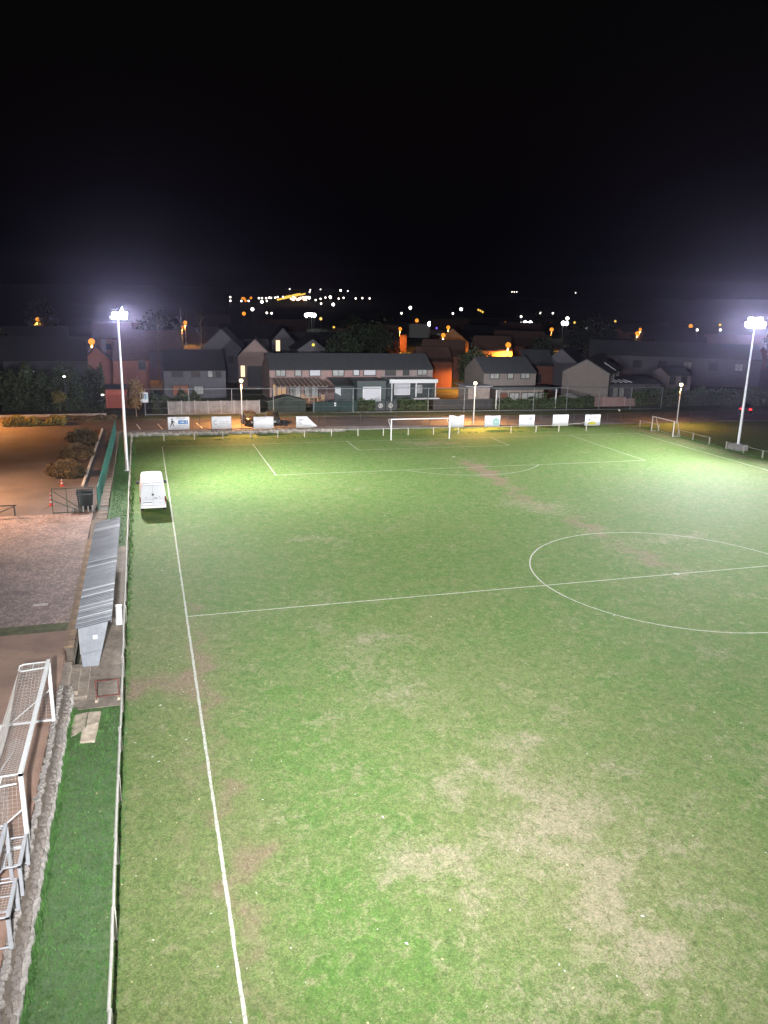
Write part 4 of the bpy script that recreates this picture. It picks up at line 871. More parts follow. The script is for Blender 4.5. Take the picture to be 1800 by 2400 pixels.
hC = house('right end house of the long terrace, with a white-edged flat canopy', (XC + XD) / 2, 86, 0, XD - XC, 8, 5.3, 7.4, mat('brick_greyer', (.20, .156, .15), .9, n=(9, .15), n2=(.5, .15)), ROOFD, tw([(36.5, 38.1, 4.2, 5.0, 'dark', 2), (39.55, 40.45, 4.2, 5.0, 'dark', 1), (42.05, 43.6, 4.2, 5.0, 'curtain', 2)], (XC + XD) / 2), name='terraced_house', group='terraced houses behind the goal')
PLANT = mat('plastic_pale', (.55, .54, .52), .6)
# veranda of house A (local x = world x - 21.95, local y = world y - 86)
def ext(t, xc, a, b, name, m, bevel=0):
    mb = MB(); mb.span((a[0] - xc, a[1] - 86, a[2]), (b[0] - xc, b[1] - 86, b[2])); return mb.build(name, m, t, bevel=bevel)
xc = (XA + XB) / 2
mb = MB(); mb.add([(17.5 - xc, -.06, 3.86), (25.2 - xc, -.06, 3.86), (25.6 - xc, -5.2, 3.05), (17.6 - xc, -5.2, 3.05)], [(0, 1, 2, 3)])
o = mb.build('veranda_roof', mat('veranda_sheet', (.10, .07, .058), .35, n=(1, .15), spec=.5), hA); q = o.modifiers.new('thickness', 'SOLIDIFY'); q.thickness = .04
mb = MB()
for i in range(12):
    u = i / 11; mb.tube((17.5 + 7.7 * u - xc, -.06, 3.94), (17.6 + 8.0 * u - xc, -5.25, 3.13), .075, n=5)
mb.build('veranda_rafters', mat('veranda_bar', (.36, .26, .21), .6), hA)
mb = MB(); mb.span((17.5 - xc, -5.3, 2.9), (25.6 - xc, -5.18, 3.04)); mb.build('veranda_beam', WDARK, hA)
for x in (17.6, 20.3, 22.9, 25.5): mb = MB(); mb.span((x - .07 - xc, -5.26, -.3), (x + .07 - xc, -5.12, 2.92)); mb.build('veranda_post', WDARK, hA)
window(hA, 17.9 - xc, .9, 2.1, 1.9, 'lit', -.02, 3); window(hA, 20.6 - xc, .5, 1.7, 2.2, 'curtain', -.02, 2); window(hA, 23.0 - xc, .5, 2.2, 2.2, 'curtain', -.02, 2)
ext(hA, xc, (17.5, 80.8, -.3), (25.6, 85.99, .55), 'veranda_floor', mat('deck', (.16, .10, .07), .8, n=(2, .2)))
spot('veranda_light', hA, (0.5, -2.6, 2.8), (0.5, -2.9, 0), 260, (1, .55, .28), 150, .6, .2)
# middle house: dark lean-to and box extension
xc = (XB + XC) / 2
mb = MB(); mb.add([(26.6 - xc, -.06, 3.85), (30.1 - xc, -.06, 3.85), (30.1 - xc, -5.0, 3.0), (26.8 - xc, -5.0, 3.0)], [(0, 1, 2, 3)]); o = mb.build('lean_to_roof', mat('dark_sheet', (.035, .042, .045), .5), hB); q = o.modifiers.new('thickness', 'SOLIDIFY'); q.thickness = .05
mb = MB(); mb.span((26.75 - xc, -4.95, -.3), (30.1 - xc, -4.8, 2.95)); mb.build('lean_to_front', mat('dark_boards', (.045, .055, .055), .8, n=(2, .2)), hB)
mb = MB(); mb.prism([(26.85 - xc, 2.75), (27.75 - xc, 2.75), (27.75 - xc, 1.5), (26.85 - xc, 2.0)], 'y', -5.0, -4.94); mb.build('lit_opening', PANES['white'], hB)
mb = MB(); mb.span((30.15 - xc, -6.0, -.3), (34.8 - xc, -.01, 3.75)); e = mb.build('box_extension', mat('ext_grey', (.06, .072, .07), .85, n=(1, .15)), hB)
mb = MB(); mb.span((30.05 - xc, -6.1, 3.75), (34.9 - xc, -.01, 3.9)); mb.build('roof_edge', mat('dark_sheet', (.035, .042, .045)), hB)
window(hB, 31.15 - xc, .75, 2.7, 2.1, 'shutter', -6.02, 1, FRAMEW)
o = MB().box((31.9 - xc, -.3, 3.62), (.6, .4, .5)).build('air_conditioner', PLANT, hB); mb = MB(); mb.tube((31.85 - xc, -.51, 3.62), (31.85 - xc, -.49, 3.62), .19, n=14); mb.build('fan', DARKM, o)
# right house: canopy
xc = (XC + XD) / 2
mb = MB(); mb.span((35.72 - xc, -4.6, 3.78), (43.9 - xc, -.01, 3.92)); mb.build('canopy_roof', mat('canopy_top', (.2, .2, .21), .6), hC)
mb = MB(); mb.span((35.74 - xc, -4.75, 3.35), (43.92 - xc, -4.6, 3.95)); mb.build('canopy_fascia', mat('fascia_white', (.5, .5, .5), .6), hC)
mb = MB(); mb.span((35.73 - xc, -3.0, -.3), (44.0 - xc, -.012, 3.77)); mb.build('ground_floor_front', mat('dark_boards', (.045, .055, .055)), hC)
window(hC, 37.2 - xc, 1.4, 2.45, 1.85, 'shutter', -3.02, 1, FRAMEW); window(hC, 40.6 - xc, 1.5, 1.3, 1.4, 'curtain', -3.02, 1)
for x in (36.2, 40.3, 43.6): mb = MB(); mb.span((x - .07 - xc, -4.6, -.3), (x + .07 - xc, -4.46, 3.78)); mb.build('canopy_post', FRAMEW, hC)
def chair(label, x, y, rz):
    t = thing('garden_chair', label, 'garden chair', (x, y, .55), rz, 'garden chairs under the veranda'); W_ = mat('teak', (.42, .28, .17), .7, n=(3, .2))
    mb = MB(); mb.box((0, 0, .42), (.56, .52, .06)); mb.build('seat', W_, t)
    for k in range(4): mb = MB(); mb.box((0, .27, .56 + k * .16), (.56, .04, .09)); mb.build('back_slat', W_, t)
    for sx in (-1, 1):
        for sy in (-1, 1): mb = MB(); mb.box((sx * .26, sy * .24, .24 if sy < 0 else .55), (.05, .05, .48 if sy < 0 else 1.1)); mb.build('leg', W_, t)
        mb = MB(); mb.box((sx * .29, 0, .66), (.06, .56, .04)); mb.build('armrest', W_, t)
chair('wooden garden chair left of the table under the veranda', 22.0, 81.6, R(150)); chair('wooden garden chair at the right end of the veranda, by the last post', 24.9, 81.5, R(200))
tb = thing('garden_table', 'low wooden table between the garden chairs under the veranda', 'table', (23.5, 81.4, .55))
mb = MB(); mb.box((0, 0, .68), (1.5, .8, .06)); mb.build('tabletop', mat('teak', (.42, .28, .17)), tb)
for sx in (-1, 1):
    for sy in (-1, 1): mb = MB(); mb.box((sx * .65, sy * .32, .33), (.07, .07, .65)); mb.build('leg', mat('teak', (.42, .28, .17)), tb)
# ---- other near houses
h2 = house('detached house with three curtained upper windows right of the terrace', 54.1, 76, 0, 9.0, 8, 5.6, 7.65, WPALE, ROOFD, [(50.7 - 54.1, 4.55, 1.4, .8, 'curtain', 0, 2), (53.7 - 54.1, 4.55, .9, .75, 'curtain', 0, 1), (56.0 - 54.1, 4.55, 1.45, .8, 'curtain', 0, 2)])
mb = MB(); mb.span((-4.2, -4.3, 3.25), (6.2, -.01, 3.42)); mb.build('porch_roof', mat('dark_sheet', (.035, .042, .045)), h2)
mb = MB(); mb.span((-3.4, -3.2, -.3), (4.4, -.012, 3.24)); mb.build('porch_room', mat('porch_wall', (.20, .16, .14), .85, n=(1.5, .2)), h2)
for (x, w_, k) in ((-2.9, 1.0, 'litlow'), (-1.4, 1.5, 'curtain'), (.6, 2.1, 'curtain'), (3.0, 1.1, 'curtain')): window(h2, x, .9, w_, 1.7, k, -3.22, 2)
for x in (6.05, -4.1): mb = MB(); mb.span((x - .08, -4.25, -.3), (x + .08, -4.1, 3.25)); mb.build('porch_post', FRAMEW, h2)
mb = MB(); mb.span((-8.8, -3.2, 3.6), (-4.3, 1.5, 3.75)); mb.build('side_roof', mat('canopy_top', (.2, .2, .21)), h2)
mb = MB(); mb.span((-8.2, -2.8, -.3), (-4.6, 1.2, 3.6)); mb.build('side_room', mat('porch_wall', (.20, .16, .14)), h2)
gb = house('pale gabled house turned at an angle, right of the detached low house', 68.3, 77.2, R(-40), 7.6, 13, 5.4, 7.5, WPALE, ROOFD, (), along='y')
for k, yy in enumerate((1.5, 4.5, 7.6, 10.2)):
    mb = MB(); mb.span((3.78, yy, 3.7), (3.86, yy + 1.3, 4.9)); w_ = mb.build('window', FRAMEW if k % 2 else FRAME, gb); mb = MB(); mb.span((3.85, yy + .1, 3.8), (3.875, yy + 1.2, 4.8)); mb.build('pane', PANES['curtain'], w_)
mb = MB(); mb.tube((1.9, 6.4, 6.62), (3.9, 6.4, 5.42), .1, n=5); mb.build('roof_verge', FRAMEW, gb)
bg = house('low grey bungalow with a double window right of the angled gabled house', 77.2, 76.5, 0, 10.5, 8, 3.6, 4.3, WGREY, ROOFD, [(-4.0, 1.3, 1.0, 1.5, 'curtain', 0, 1), (-2.8, 1.3, 1.0, 1.5, 'curtain', 0, 1), (2.0, 1.4, 1.4, 1.2, 'dark', 0, 1)])
for k in range(5): mb = MB(); mb.tube((-4.6 + k * 1.0, -.2, 3.72), (-5.2 + k * 1.0, 1.6, 4.05), .09, n=5); mb.build('skylight_bar', mat('pale_bar', (.5, .5, .52), .5), bg)
hl = house('grey two-storey house on the left behind the concrete wall, with a pink-lit window', 6.2, 90, 0, 9.6, 8, 4.9, 7.6, WDGREY, ROOFX, [(-3.5, 3.7, 1.6, .75, 'dark', 0, 2), (-.5, 3.7, 1.2, .7, 'dark', 0, 1), (2.0, 3.6, .7, .95, 'curtain', 0, 1), (3.3, 3.6, .7, .8, 'dark', 0, 1), (-3.5, .7, 2.4, 1.6, 'litlow', 0, 2), (-.2, .9, 1.4, 1.3, 'curtain', 0, 1)])
hp = house('dull pink gable-end house with a narrow orange-lit window, left behind the terrace', 17.6, 104, R(-8), 6.0, 11, 6.0, 8.9, WPINK, ROOFD, [(-2.6, 2.2, .75, 2.0, 'litbright', 0, 1), (-1.3, .6, 3.2, 3.4, 'dark', 0, 2)], along='y')
house('dark grey gable house peeping over the shoulder of the pink gable house', 12.6, 113, R(-10), 7.5, 11, 6.6, 10.2, WGREY, ROOFD, [(1.2, 4.0, .9, 1.2, 'dark', 0, 1)], along='y')
house('narrow grey gable with one tall lit window, behind the left end of the terrace', 26.3, 126, R(-5), 4.6, 10, 7.4, 10.0, WGREY, ROOFD, [(-1.5, 5.3, .85, 2.2, 'litbright', 0, 1)], along='y')
hq = house('small grey gable with a round yellow lamp, just above the terrace roof', 29.6, 112, 0, 5.6, 9, 6.6, 8.5, WGREY, ROOFD, (), along='y')
mb = MB(); mb.ball((.1, -.2, 7.45), .27, 10, 7); mb.build('wall_lamp', glow('yellow_lamp', (1.0, .82, .10), 1.4), hq)
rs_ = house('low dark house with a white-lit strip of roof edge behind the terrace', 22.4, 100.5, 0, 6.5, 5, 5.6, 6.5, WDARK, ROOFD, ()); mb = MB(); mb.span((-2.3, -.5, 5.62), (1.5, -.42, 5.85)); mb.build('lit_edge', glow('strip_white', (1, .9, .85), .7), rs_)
house('dark house nearly lost in shadow behind the huge hedge, one pale strip window', -15.5, 88, R(4), 12, 9, 6.5, 9.6, mat('brick_black', (.03, .03, .033), .9), ROOFX, [(-3.2, 4.6, 1.9, .2, 'white', 0, 1), (2.5, 3.8, 1.3, 1.2, 'dark', 0, 1)])
house('narrow brick gable lit orange above the right end of the huge hedge', -8.6, 96, R(3), 4.6, 8, 5.6, 7.8, WRED, ROOFR, [(-1.6, 2.6, 1.0, 1.3, 'dark', 0, 1)], along='y', chimney=(1.2, 3, .9))
house('reddish brick house half hidden by the left floodlight pole', -3.4, 95, R(0), 5.6, 8, 6.1, 8.6, WRED, ROOFR, [(1.2, 4.4, .9, 1.2, 'dark', 0, 1)])
gr = house('red garage wall lit dimly behind the autumn tree', -5.1, 79.6, R(0), 4.6, 5, 3.1, 3.4, mat('garage_red', (.30, .075, .05), .8, n=(1, .2)), ROOFD, (), cat='garage', name='garage')
mb = MB(); mb.span((-1.6, -.05, -.3), (1.6, -.02, 2.2)); mb.build('garage_door', mat('garage_door_red', (.22, .05, .035), .7), gr)
house('dark house at the far left edge behind the road', -25.5, 84, R(10), 10, 9, 4.6, 8.0, mat('brick_black', (.03, .03, .033), .9), ROOFX, [(-1, 2.6, 1.6, 1.2, 'dark', 0, 2)])
house('house with an orange-lit front under the brightest street lamp, above the detached house', 70.2, 118.5, R(-18), 8.0, 8, 6.4, 9.0, WORANGE, ROOFR, [(1.8, 3.4, .9, 1.3, 'dark', 0, 1)])
house('reddish house between the terrace and the lamp-lit front, with pale upper windows', 57.5, 116, R(-25), 9, 8, 5.4, 8.2, WRED, ROOFR, [(-2.0, 3.6, .8, .9, 'litlow', 0, 1), (-.8, 3.6, .8, .9, 'litlow', 0, 1)])
house('brick house with glowing orange ground floor window right of the terrace end', 50.6, 101, R(-10), 6.5, 8, 5.4, 7.6, WRED, ROOFR, [(-2.9, 1.4, .9, 1.7, 'litbright', 0, 2)])
house('dark red house left of the angled gabled house', 67.2, 92, R(-15), 5.5, 8, 5.4, 7.8, WRED, ROOFD, [(-.8, 2.2, 1.4, 1.3, 'dark', 0, 1)])
house('grey gable tucked behind the angled gabled house', 72.0, 92.5, R(-40), 6.5, 9, 5.6, 8.2, WGREY, ROOFD, (), along='y')
house('long pale two-storey row fading into the glare at the right', 104, 103, R(-28), 34, 9, 6.2, 8.8, WDGREY, ROOFD, [(-13, 3.6, 1.5, 1.4, 'dark', 0, 2), (-8, 3.6, 1.5, 1.4, 'dark', 0, 2), (-3, 3.6, 1.5, 1.4, 'dark', 0, 2), (2, 3.6, 1.5, 1.4, 'curtain', 0, 2), (7, 3.6, 1.5, 1.4, 'dark', 0, 2), (12, 3.6, 1.5, 1.4, 'curtain', 0, 2)], name='house_row')
house('small pale dormer-topped house right of the bungalow, behind the right lamp post', 88.5, 80, R(-10), 4.4, 6, 4.6, 5.6, WPALE, ROOFD, [(-1.6, 3.0, .9, 1.2, 'dark', 0, 1), (.5, 3.0, .9, 1.2, 'dark', 0, 1)])
house('roof of a dark house beside the lamp-lit junction, brown tiles', 90, 148, R(-30), 13, 9, 5.6, 9.0, WRED, ROOFR, [(-3, 3.2, 1.1, 1.1, 'dark', 0, 1)])
house('brown-roofed house with orange gable catching the middle street lamps', 78, 163, R(-25), 9, 9, 5.6, 9.0, WORANGE, ROOFR, [(-2, 3.2, 1.0, 1.1, 'dark', 0, 1)], along='y')
house('dark-roofed house far behind the reddish house', 60, 172, R(-10), 12, 9, 5.6, 9.2, WRED, ROOFR, [(2, 3.2, 1.1, 1.1, 'litlow', 0, 1)])
house('dark tiled house above the angled gable, near the orange lamp on a white pole', 112, 150, R(-30), 14, 9, 5.8, 9.2, WPALE, ROOFD, [(-3, 3.2, 1.2, 1.2, 'dark', 0, 1)])
house('reddish gable seen far right of the orange lamp on the white pole', 134, 172, R(-30), 11, 9, 6, 9.6, WRED, ROOFR, (), along='y')
house('white-walled low hall standing lit behind the terrace, flat grey roof', 103, 290, R(-14), 34, 18, 6.2, 7.2, mat('hall_white', (.55, .54, .52), .8), ROOFD, [(-13, .4, 5, 3.2, 'dark', 0, 1)], cat='hall', name='hall')
for i, (x, y, rz, w_, e_, rdg) in enumerate([(122, 125, -30, 12, 5.8, 9), (150, 140, -35, 16, 5.8, 9), (40, 130, -8, 10, 5.6, 8.8), (48, 148, -12, 12, 5.8, 9), (-22, 128, 6, 14, 6, 9.5), (0, 118, 2, 12, 6, 9.4), (24, 165, -6, 14, 6, 9.2), (-6, 160, 4, 13, 6, 9.2), (95, 180, -25, 13, 6, 9.2), (124, 217, -30, 14, 6, 9.2), (70, 200, -16, 14, 6, 9.2), (40, 210, -10, 15, 6, 9.2), (165, 190, -35, 16, 6, 9.2), (-40, 150, 12, 14, 6, 9.2), (138, 264, -30, 16, 6, 9.2), (105, 235, -20, 14, 6, 9.4), (190, 240, -35, 18, 6, 9.4), (20, 240, -4, 15, 6, 9.4)]):
    house('unlit house among the dark roofs of the town', x, y, R(rz), w_, 9, e_, rdg, (WDARK, WRED, WDGREY)[i % 3], (ROOFX, ROOFR)[i % 2], [(-w_ * .3, 3.3, 1.2, 1.2, 'dark', 0, 1), (w_ * .15, 3.3, 1.2, 1.2, 'dark', 0, 1)], group='unlit houses of the town')
# ---- garden boundaries along the road
wl_ = thing('concrete_wall', 'long plain grey concrete panel wall left of the garden sheds', 'wall', (7.6, 72.2, .3))
mb = MB()
for i in range(7): mb = MB(); mb.box((-5.3 + i * 1.78, 0, .9), (1.72, .12, 1.75)); mb.build('wall_panel', mat('wall_grey', (.15, .138, .132), .9, n=(1.5, .2), n2=(.4, .2)), wl_)
for i in range(8): mb = MB(); mb.box((-6.19 + i * 1.78, 0, .95), (.1, .18, 1.9)); mb.build('wall_post', mat('wall_grey_post', (.26, .245, .24), .9), wl_)
sh = thing('garden_shed', 'dark green garden shed with a shallow pitched roof left of the fence', 'shed', (17.9, 73, .3))
SHG = mat('shed_green', (.022, .030, .024), .85, n=(1.5, .2))
mb = MB(); mb.prism([(-2.7, 0), (2.7, 0), (2.7, 1.5), (0, 2.2), (-2.7, 1.5)], 'y', 0, 2.6); mb.build('wall', SHG, sh)
mb = MB(); mb.prism([(-3.0, 1.46), (0, 2.25), (3.0, 1.46), (3.0, 1.36), (0, 2.14), (-3.0, 1.36)], 'y', -.15, 2.7); mb.build('roof', mat('shed_roof', (.055, .06, .052), .8), sh)
for k in range(18): mb = MB(); mb.box((-2.6 + k * .306, -.02, .74), (.27, .03, 1.48)); mb.build('board', SHG, sh)
fn = thing('garden_fence', 'dark green board fence with two small white tags behind the mesh fence', 'fence', (25.0, 72.6, .3))
FG = mat('fence_teal', (.016, .030, .027), .85, n=(1.5, .2))
for k in range(24): mb = MB(); mb.box((-3.3 + k * .287, 0, .7), (.265, .04, 1.4 + .015 * (k % 3))); mb.build('board', FG, fn)
for z in (1.15, .85): mb = MB(); mb.box((-.1, -.035, z), (.26, .02, .2)); mb.build('tag', BAN, fn)
gg = thing('garden_gate', 'dark double gate with two round wheel ornaments', 'gate', (32.5, 72.5, .3))
for s in (-1, 1):
    mb = MB(); mb.box((s * .95, 0, .7), (1.8, .06, 1.35)); mb.build('leaf', mat('gate_dark', (.03, .035, .036), .7), gg)
    for j in range(8):
        pass
    mb = MB(); cx_ = s * .78; ro = .3
    for i in range(14): a = i * 2 * math.pi / 14; b = (i + 1) * 2 * math.pi / 14; mb.tube((cx_ + ro * math.cos(a), -.06, .72 + ro * math.sin(a)), (cx_ + ro * math.cos(b), -.06, .72 + ro * math.sin(b)), .045, n=5)
    for i in range(4): a = i * math.pi / 4; mb.tube((cx_ - ro * math.cos(a), -.06, .72 - ro * math.sin(a)), (cx_ + ro * math.cos(a), -.06, .72 + ro * math.sin(a)), .025, n=4)
    mb.build('wheel_ornament', mat('ornament_pale', (.46, .46, .44), .7), gg)
hedge('trimmed dark hedge just left of the double gate', (29.6, 72.8, .3), 0, 2.6, 1.0, 1.35, LEAFG, 900, .13, 21)
hedge('trimmed dark hedge and shrub right of the double gate', (36.8, 72.8, .3), 0, 4.6, 1.2, 1.35, LEAFG, 1800, .13, 22)
tt = thing('table_tennis_table', 'pale flat slab table standing above the hedge right of the gate', 'table', (39.8, 75.5, .3)); mb = MB(); mb.box((0, 0, 1.35), (4.2, 1.4, .1)); mb.build('top', mat('pale_bar', (.5, .5, .52)), tt)
for x in (-1.7, 1.7): mb = MB(); mb.box((x, 0, .65), (.12, 1.0, 1.3)); mb.build('leg', DARKM, tt)
df = thing('board_fence', 'dark wooden board fence between the pale table and the detached house', 'fence', (45.0, 72.6, .25))
for k in range(34): mb = MB(); mb.box((-4.8 + k * .293, 0, .78), (.27, .04, 1.55 + .02 * (k % 4))); mb.build('board', mat('fence_dark', (.035, .034, .034), .85, n=(1.5, .2)), df)
hedge('broad clipped hedge in front of the detached house', (58.5, 72.4, .2), 0, 17.0, 1.4, 1.45, LEAFG, 6000, .13, 23)
pf = thing('panel_fence', 'pinkish brown fence of four panels below the angled house', 'fence', (71.2, 72.6, .1))
for k in range(4): mb = MB(); mb.box((-2.9 + k * 1.94, 0, .85 - .1 * (k == 3)), (1.84, .06, 1.7 - .3 * (k == 3))); mb.build('fence_panel', mat('panel_pink', (.25, .165, .155), .85, n=(1.5, .15)), pf)
for k in range(5): mb = MB(); mb.box((-3.87 + k * 1.94, -.02, .9), (.1, .1, 1.85)); mb.build('fence_post', mat('panel_post', (.30, .24, .23), .85), pf)
hedge('tall dark clipped hedge running right from the panel fence', (90, 72.0, .1), R(-4), 30, 1.6, 2.5, LEAFG, 9000, .15, 24)
hedge('clump of dark shrubs above the concrete wall on the left', (2.6, 74.2, .3), 0, 6.5, 1.6, 2.2, LEAFD, 2400, .15, 25, 'shrub_clump', 'shrub', .45)
hedge('round dark shrub by the porch of the detached house', (57.9, 73.6, .2), 0, 2.2, 1.6, 2.3, LEAFG, 900, .13, 26, 'shrub', 'shrub', .3)
pu = thing('parasol', 'closed-in pale low parasol roof right of the detached house', 'parasol', (64.2, 74.6, .2)); mb = MB(); mb.tube((0, 0, 1.55), (0, 0, 2.05), 2.0, .08, n=10); mb.build('canopy', mat('parasol_cloth', (.32, .32, .31), .9), pu); mb = MB(); mb.tube((0, 0, 0), (0, 0, 1.6), .05); mb.build('pole', DARKM, pu)
# trees in the town
tree('dark bushy tree between the terrace and the detached house', (52.4, 86.5, .3), 8.2, (2.8, 3.4), LEAFD, 3600, .24, 31, .2, .3)
LEAFN = leaf_mat('night_leaf', (.020, .027, .014))
for i, (lab, x, y, H, cr) in enumerate([('broad dark tree rising behind the terrace roof, left of middle', 41, 118, 11, (4.5, 4.5)), ('round dark tree behind the right half of the terrace roof', 44.5, 122, 11, (4.8, 4.6)), ('dark tree close above the terrace ridge near its left end', 34.5, 108, 9.4, (3.4, 3.6)), ('dark round tree behind the house row at the right', 108, 142, 13, (6, 5.5)), ('rust-lit tree round the yellow lamp at the right', 151, 250, 13, (6, 5)), ('dark tree between the dark red house and the angled gable', 74, 104, 9, (3, 3.6)), ('leafy tree behind the far left house', -30, 110, 14, (6, 6)), ('tall dark tree lit orange by the far left street lamp', -31.5, 238, 13, (5, 5.5)), ('dark tree beyond the left floodlight', 2, 140, 12, (5, 5)), ('dark tree beside the white-walled hall', 80, 240, 11, (5, 5)), ('dark tree on the town slope in the middle', 56, 182, 11, (5, 5)), ('big dark tree at the far right behind the floodlight', 150, 120, 14, (7, 6))]):
    tree(lab, (x, y, .3), H, cr, LEAFN, 2600, .34, 40 + i, .25, .3)
for i, (lab, x, y, H) in enumerate([('bare tall poplar, rightmost of the faint trio left of the pink gable', 8.6, 109, 17), ('bare tall poplar, middle of the faint trio', 5.2, 108, 16), ('bare tall poplar, leftmost of the faint trio', 1.2, 111, 15)]):
    tree(lab, (x, y, .3), H, (1.6, 6), LEAFD, 0, .3, 60 + i, .22, .1, True, limbs=18)
TOWN = [(66.9, 485.9, 7.5, 'W'), (46.5, 361.0, 7.5, 'O'), (61.4, 386.4, 7.5, 'w'), (62.7, 378.6, 7.5, 'w'), (75.4, 351.1, 7.5, 'X'), (80.0, 367.7, 7.5, 'X'), (79.7, 359.6, 7.5, 'X'), (79.8, 353.9, 7.5, 'X'), (69.8, 291.8, 7.5, 'Y'), (54.2, 200.4, 7.5, 'y'), (63.4, 218.1, 7.5, 'O'), (86.7, 273.8, 7.5, 'w'), (219.1, 624.3, 8.9, 'W'), (259.7, 609.4, 8.7, 'W'), (197.0, 467.8, 7.5, 'w'), (152.9, 441.9, 7.5, 'w'), (111.0, 289.4, 7.5, 'O'), (101.4, 246.5, 7.5, 'X'), (73.1, 193.8, 7.5, 'O'), (95.6, 212.0, 7.5, 'O'), (73.0, 156.6, 7.5, 'O'), (88.7, 204.3, 7.5, 'b'), (140.6, 264.6, 7.5, 'O'), (217.4, 407.5, 7.5, 'w'), (155.8, 282.7, 7.5, 'W'), (156.8, 279.3, 7.5, 'X'), (160.1, 280.6, 7.5, 'X'), (72.0, 115.4, 7.5, 'O'), (273.2, 603.8, 8.5, 'y'), (274.9, 603.1, 7.8, 'y'), (258.1, 559.7, 7.5, 'y'), (36.8, 57.4, 7.5, 'w'), (34.5, 51.2, 7.5, 'w'), (311.4, 564.9, 7.5, 'w'), (321.1, 561.6, 7.5, 'w'), (234.2, 381.7, 7.5, 'W'), (177.6, 283.8, 7.5, 'X'), (177.8, 281.3, 7.5, 'X'), (181.8, 302.7, 7.5, 'o'), (130.3, 205.8, 7.5, 'O'), (190.6, 296.8, 7.5, 'y'), (151.8, 220.2, 7.5, 'W'), (234.9, 332.9, 7.5, 'y'), (147.7, 182.3, 7.5, 'O'), (172.2, 217.2, 7.5, 'o'), (232.6, 268.6, 7.5, 'O'), (199.5, 220.9, 7.5, 'w'), (271.0, 297.1, 7.5, 'y'), (212.7, 224.4, 7.5, 'w'), (298.1, 592.6, 23.8, 'w'), (301.6, 590.9, 23.9, 'w'), (299.7, 591.8, 23.7, 'w'), (344.3, 568.6, 24.2, 'w'), (-32.5, 234.9, 7.5, 'O'), (-10.4, 117.2, 7.5, 'O'), (11.6, 222.6, 7.5, 'O'), (9.1, 188.8, 7.5, 'o'), (-9.7, 54.3, 7.5, 'w'), (-5.3, 34.8, 7.5, 'w')]
FARL = [(143, 1352, 11.8, 'w'), (143, 1352, 6.0, 'w'), (163, 1350, 10.3, 'o'), (166, 1350, 10.2, 'o'), (161, 1350, 5.9, 'w'), (168, 1350, 6.6, 'o'), (173, 1349, 6.4, 'w'), (177, 1349, 11.4, 'o'), (190, 1347, 11.3, 'w'), (195, 1346, 11.4, 'w'), (202, 1345, 11.5, 'w'), (207, 1344, 12.5, 'w'), (210, 1344, 12.2, 'w'), (217, 1343, 12.7, 'w'), (221, 1342, 13.7, 'w'), (230, 1341, 14.2, 'w'), (195, 1346, 5.5, 'W'), (203, 1345, 7.0, 'w'), (241, 1339, 27.1, 'w'), (274, 1333, 23.3, 'w'), (275, 1332, 26.7, 'w'), (292, 1329, 27.9, 'w'), (325, 1321, 27.1, 'W'), (337, 1319, 26.2, 'w'), (308, 1325, 15.7, 'W'), (322, 1322, 13.5, 'w'), (330, 1320, 15.0, 'w'), (350, 1315, 14.5, 'w'), (361, 1312, 15.3, 'w'), (373, 1309, 15.1, 'w'), (292, 1329, 12.4, 'w'), (293, 1329, 4.7, 'w'), (313, 1324, 3.7, 'W'), (300, 1327, 14.7, 'w'), (284, 1331, 10.4, 'w'), (273, 1333, 14.0, 'W'), (221, 1342, 9.5, 'y'), (223, 1342, 10.0, 'y'), (225, 1341, 10.5, 'y'), (227, 1341, 11.0, 'y'), (230, 1341, 11.5, 'y'), (232, 1340, 12.0, 'y'), (234, 1340, 12.5, 'y'), (236, 1340, 13.0, 'y'), (238, 1339, 13.5, 'y'), (240, 1339, 14.0, 'y'), (242, 1339, 14.6, 'y'), (245, 1338, 15.0, 'y'), (247, 1338, 15.6, 'y'), (249, 1337, 16.0, 'y'), (251, 1337, 16.6, 'y'), (253, 1337, 17.0, 'y'), (255, 1336, 17.6, 'y'), (258, 1336, 18.1, 'y'), (260, 1335, 18.6, 'y'), (262, 1335, 19.1, 'y'), (264, 1335, 19.6, 'y'), (266, 1334, 20.1, 'y'), (234, 1340, 14.3, 'y'), (236, 1340, 14.8, 'y'), (238, 1339, 15.3, 'y'), (240, 1339, 15.8, 'y'), (242, 1339, 16.3, 'y'), (245, 1338, 16.8, 'y'), (247, 1338, 17.4, 'y'), (249, 1337, 17.9, 'y'), (251, 1337, 18.4, 'y'), (253, 1337, 18.9, 'y'), (255, 1336, 19.4, 'y'), (258, 1336, 19.9, 'y'), (248, 1338, 10.2, 'p'), (253, 1337, 10.5, 'p'), (243, 1338, 11.6, 'p'), (269, 1334, 14.4, 'p'), (264, 1335, 11.2, 'p'), (257, 1336, 11.3, 'p'), (246, 1338, 10.1, 'p'), (247, 1338, 14.5, 'p'), (266, 1334, 14.3, 'p'), (265, 1334, 11.0, 'p'), (250, 1337, 13.0, 'p'), (263, 1335, 14.6, 'p'), (268, 1334, 10.5, 'p'), (259, 1335, 13.5, 'p'), (256, 1336, 10.8, 'p'), (255, 1336, 10.2, 'p'), (269, 1334, 14.8, 'p'), (257, 1336, 11.4, 'p'), (268, 1334, 13.2, 'p'), (268, 1334, 14.6, 'p'), (256, 1336, 12.0, 'p'), (259, 1336, 12.2, 'p')]
COLS = {'w': (1, .90, .78), 'W': (1, .95, .88), 'X': (.95, .97, 1.0), 'o': (1, .30, .03), 'O': (1, .33, .035), 'y': (1, .62, .10), 'Y': (1, .66, .16), 'p': (1, .62, .45), 'b': (.25, .12, 1.0)}
STR = {'w': 4.0, 'W': 8.0, 'X': 16.0, 'o': 1.2, 'O': 1.35, 'y': 1.3, 'Y': 1.5, 'p': 3.0, 'b': 1.5}
